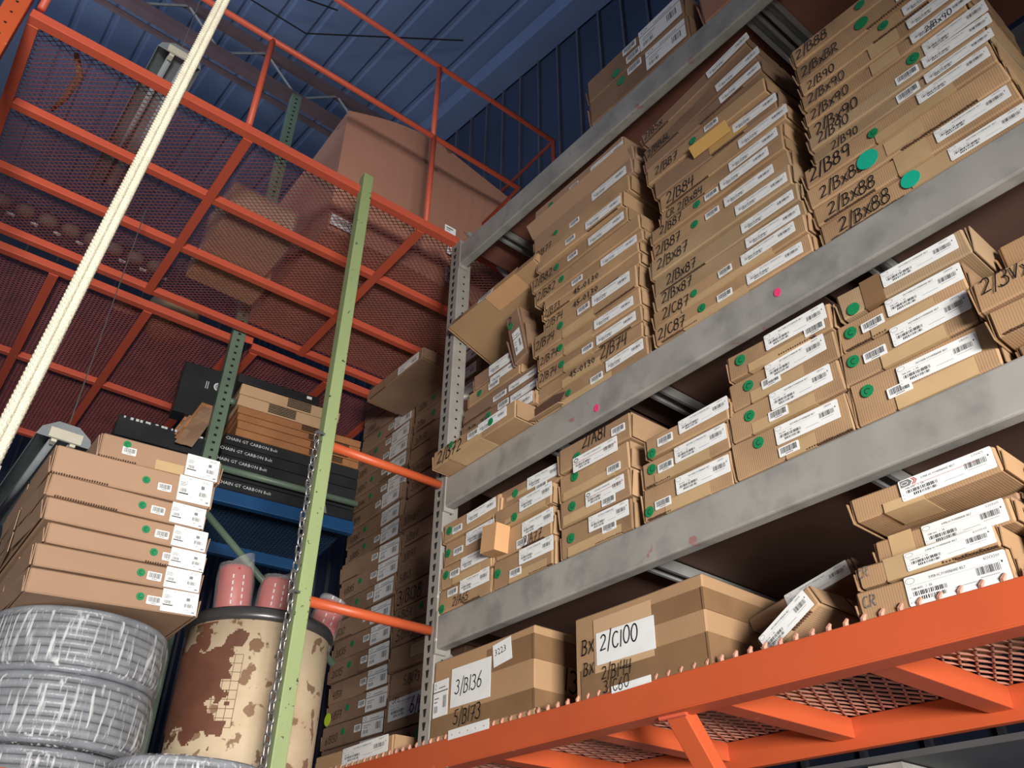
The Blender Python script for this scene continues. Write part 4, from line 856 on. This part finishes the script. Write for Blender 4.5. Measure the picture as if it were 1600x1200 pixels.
# ---------------------------------------------------------------- things on and above the red decks
t = carton('huge brown pallet carton standing on the overhead mesh deck', -3.46, -3.46, 5.115, 6.3, name='pallet_carton', cat='carton', m=CRATE, yaw=math.pi/2+MY, loc=Vector((-4.15, 2.02, 5.115)), decor=[], flaps=False) if False else None
t = thing('pallet_carton', 'huge brown pallet carton standing on the overhead mesh deck', 'carton', (-3.46, 1.39, 5.112), (0, 0, MY))
b = MB(); N = 14; topz = lambda s: 1.06+.20*math.sin(min(1, s/.75)*math.pi/2) if s < .75 else 1.26-.30*(s-.75)**1.3
ys = [1.42*i/N for i in range(N+1)]; vs = []
for x in (0, -.55, -1.1):
    for s in ys: vs += [(x+.02*math.sin(s*4)*(1 if x == 0 else 0), s, 0), (x+.012*math.sin(s*5)*(1 if x == 0 else 0), s, topz(s)*(1-.02*abs(x)))]
n = 2*(N+1); fs = [(2*i, 2*i+2, 2*i+3, 2*i+1) for i in range(N)]+[(2*n+2*i, 2*n+2*i+1, 2*n+2*i+3, 2*n+2*i+2) for i in range(N)]
for k in range(2):
    o1, o2 = k*n, (k+1)*n
    fs += [(o1+2*i+1, o1+2*i+3, o2+2*i+3, o2+2*i+1) for i in range(N)]+[(o1+2*i, o2+2*i, o2+2*i+2, o1+2*i+2) for i in range(N)]
    fs += [(o1, o1+1, o2+1, o2), (o1+2*N, o2+2*N, o2+2*N+1, o1+2*N+1)]
b.add(vs, fs, CRATE); b.build('carton', t)
for y0, z0, w, h, k in ((.0, .02, .21, .085, 0), (.80, .02, .12, .12, 1), (.80, .26, .11, .12, 1)):
    b = MB(); plate(b, 0, 0, w, h, WHITE)
    if k: ring(b, w*.5, h*.5, h*.36, h*.36, h*.07, REDINK); b.add([(w*.5-h*.26, -.0013, h*.72), (w*.5-h*.22, -.0013, h*.78), (w*.5+h*.26, -.0013, h*.28), (w*.5+h*.22, -.0013, h*.22)], [(0, 1, 2, 3)], REDINK)
    else: bars(b, .02, .03, .19, .07, INK, 26, 4)
    o = b.build('paper_label', t); o.location = (.03, y0, z0); o.rotation_euler = (0, 0, math.pi/2)
def deckbox(label, c, w, d, h, yaw, m, film=False):
    t = thing('wrapped_carton', label, 'carton', c, (0, 0, yaw), 'cartons on the red deck'); bm = carton_bm(w, d, h, 91, .008); bm.transform(Matrix.Translation((0, 0, h/2)))
    me = bpy.data.meshes.new('carton'); bm.to_mesh(me); bm.free(); me.materials.append(m); inst('carton', me, t)
    if film:
        bm = carton_bm(w+.02, d+.02, h+.015, 55, .012); bm.transform(Matrix.Translation((0, 0, h/2+.002))); me = bpy.data.meshes.new('plastic_film'); bm.to_mesh(me); bm.free(); me.materials.append(FILM); inst('plastic_film', me, t)
deckbox('tan carton in clear film seen through the mesh deck, left of huge carton', (-3.93, 1.10, 5.113), .36, .40, .30, 0, KRAFT, True)
deckbox('flat tan carton seen through the mesh deck beside the double beam', (-4.27, 1.14, 5.113), .26, .44, .16, .02, KRAFT)
t = thing('cable_bundle', 'row of dark tied bundles lying on the mesh deck at left', 'cable bundle', (-4.49, .3, 5.115), (0, 0, MY))
for i in range(8):
    b = MB(); y = -.42+.125*i; vs = []
    for a in range(10):
        for c in range(7):
            th, ph = 2*math.pi*a/10, math.pi*c/6; q = .05*(1+.35*noise.noise(Vector((a, c, i*4))))
            vs.append((q*math.sin(ph)*math.cos(th), y+1.1*q*math.sin(ph)*math.sin(th), .042-q*.8*math.cos(ph)))
    b.add(vs, [(a*7+c, ((a+1) % 10)*7+c, ((a+1) % 10)*7+c+1, a*7+c+1) for a in range(10) for c in range(6)], GREYFAB); b.build('bundle', t, smooth=True)
    b = MB(); b.box((-.035, y+.045, .0), (-.02, y+.085, .01), WHITEP); b.build('white_tie', t)
b = MB(); b.lathe([(0, 0), (.15, 0), (.16, .02), (.17, .2), (.16, .2), (.15, .03), (0, .02)], KRAFT, 32); o = b.build('round_tub', smooth=True); o.location = (-5.02, 1.05, 5.113); tag(o, 'pale round tub seen through the far red mesh deck', 'tub')
b = MB()
for q in range(5): b.tube([(-.06+.03*q, -.06, .03+.008*q), (-.05+.03*q, .08, .035)], .02, KRAFT, 8)
o = b.build('rag_bundle', smooth=True); o.location = (-4.96, .74, 5.116); tag(o, 'small pale bundle seen through far red mesh deck beside the tub', 'bundle')
b = MB(); b.tube([(0, 0, .025), (-.12, .05, .03), (-.30, .03, .03), (-.42, .0, .03)], [.012, .018, .016, .008], DARK, 10)
o = b.build('strap_roll', smooth=True); o.location = (-3.22, -.08, 5.113); tag(o, 'thin brown strap lying on the mesh deck near the orange post', 'strap')
def fixture(label, loc, L, pitch=0.):
    t = thing('light_fixture', label, 'light fixture', loc, (0, pitch, 0), 'fluorescent fixtures')
    b = MB(); P = [(-.12, .0), (-.105, .045), (-.045, .09), (.045, .09), (.105, .045), (.12, .0)]; vs = [(x, p[0], p[1]) for x in (0, -L) for p in P]
    b.add(vs, [(i, i+1, 7+i, 6+i) for i in range(5)]+[(0, 1, 2, 3, 4, 5)], FIX); o = b.build('hood', t); md = o.modifiers.new('thick', 'SOLIDIFY'); md.thickness = .004
    b = MB(); b.box((-L+.02, -.045, .045), (-.02, .045, .095), FIX); b.build('spine', t)
    b = MB(); b.box((-.0, -.07, .0), (.012, .07, .05), LAMPW); b.build('end_bracket', t)
    for y in (-.04, .04):
        b = MB(); b.tube([(-L+.03, y, .012), (-.04, y, .012)], .016, TUBE, 12); b.build('tube', t, smooth=True)
        b = MB(); b.box((-.045, y-.013, -.012), (-.002, y+.013, .03), LAMPW); b.build('lampholder', t, bevel=.004)
    return t
t = fixture('grey twin-tube fluorescent fixture hanging behind the pinkish cartons', (-3.89, .52, 3.55), 1.3)
b = MB(); b.tube([(-.02, 0, .1), (-.02, 0, 1.5)], .003, CHAINM, 5); b.build('hanger_wire', t)
b = MB(); b.box((-.6, -.17, -.01), (-.57, -.15, .06), LAMPW); b.build('pull_switch', t)
t = fixture('grey twin-tube fluorescent fixture above the overhead mesh deck', (-3.36, .35, 5.66), 1.25)
b = MB(); b.tube([(-.06, 0, .1), (-.06, 0, 3.3)], .003, CHAINM, 5); b.build('hanger_wire', t)
b = MB(); q0, q1 = Vector((-1.175, .181, 3.55)), Vector((-1.065, .058, 1.83)); e = (q0-q1)/(q0.z-q1.z); p0, p1 = q0+e*4.95, q1-e*1.2
t = thing('braided_rope', 'thick cream braided rope hanging down close to the camera', 'rope', p0)
d_ = (p1-p0).normalized(); sd_ = d_.cross(Vector((.9, .1, 0))).normalized(); fw = Vector((.99, -.1, 0))
for k in (-1, 1):                                  # two braided cords side by side, plait as raised V stitches
    b = MB(); n = int((p1-p0).length/.0075)
    b.tube([p0.lerp(p1, i/40)-p0+sd_*.0056*k for i in range(41)], .0062, ROPE, 10)
    for i in range(n):
        c = (p1-p0)*(i/n)+sd_*.0056*k
        if not 1.2 < p0.z+c.z < 4.2: continue
        for a0 in (0, 2.1, 4.2):
            q = []
            for f in (0, .33, .66, 1):
                a = a0+k*(f*1.5)+i*.0; q.append(c+d_*(.011*f)+(sd_*math.cos(a)+fw*math.sin(a))*.0057)
            b.tube(q, .0013, ROPE, 4, caps=False)
    b.build('cord', t, smooth=True)
# dark sheet added as shade under the orange shelf, and the grey channel
b = MB(); b.box((-3.6, 2.815, 2.17), (.44, 3.29, 2.19), RUBBER); tag(b.build('shelf_board'), 'dark sheet added as shade behind and below the orange shelf', 'shelf board')
b = MB(); b.box((-1.62, 2.83, 2.10), (-1.50, 3.29, 2.165), GREY); tag(b.build('shelf_support'), 'grey channel low behind the orange shelf at lower right', 'shelf support')
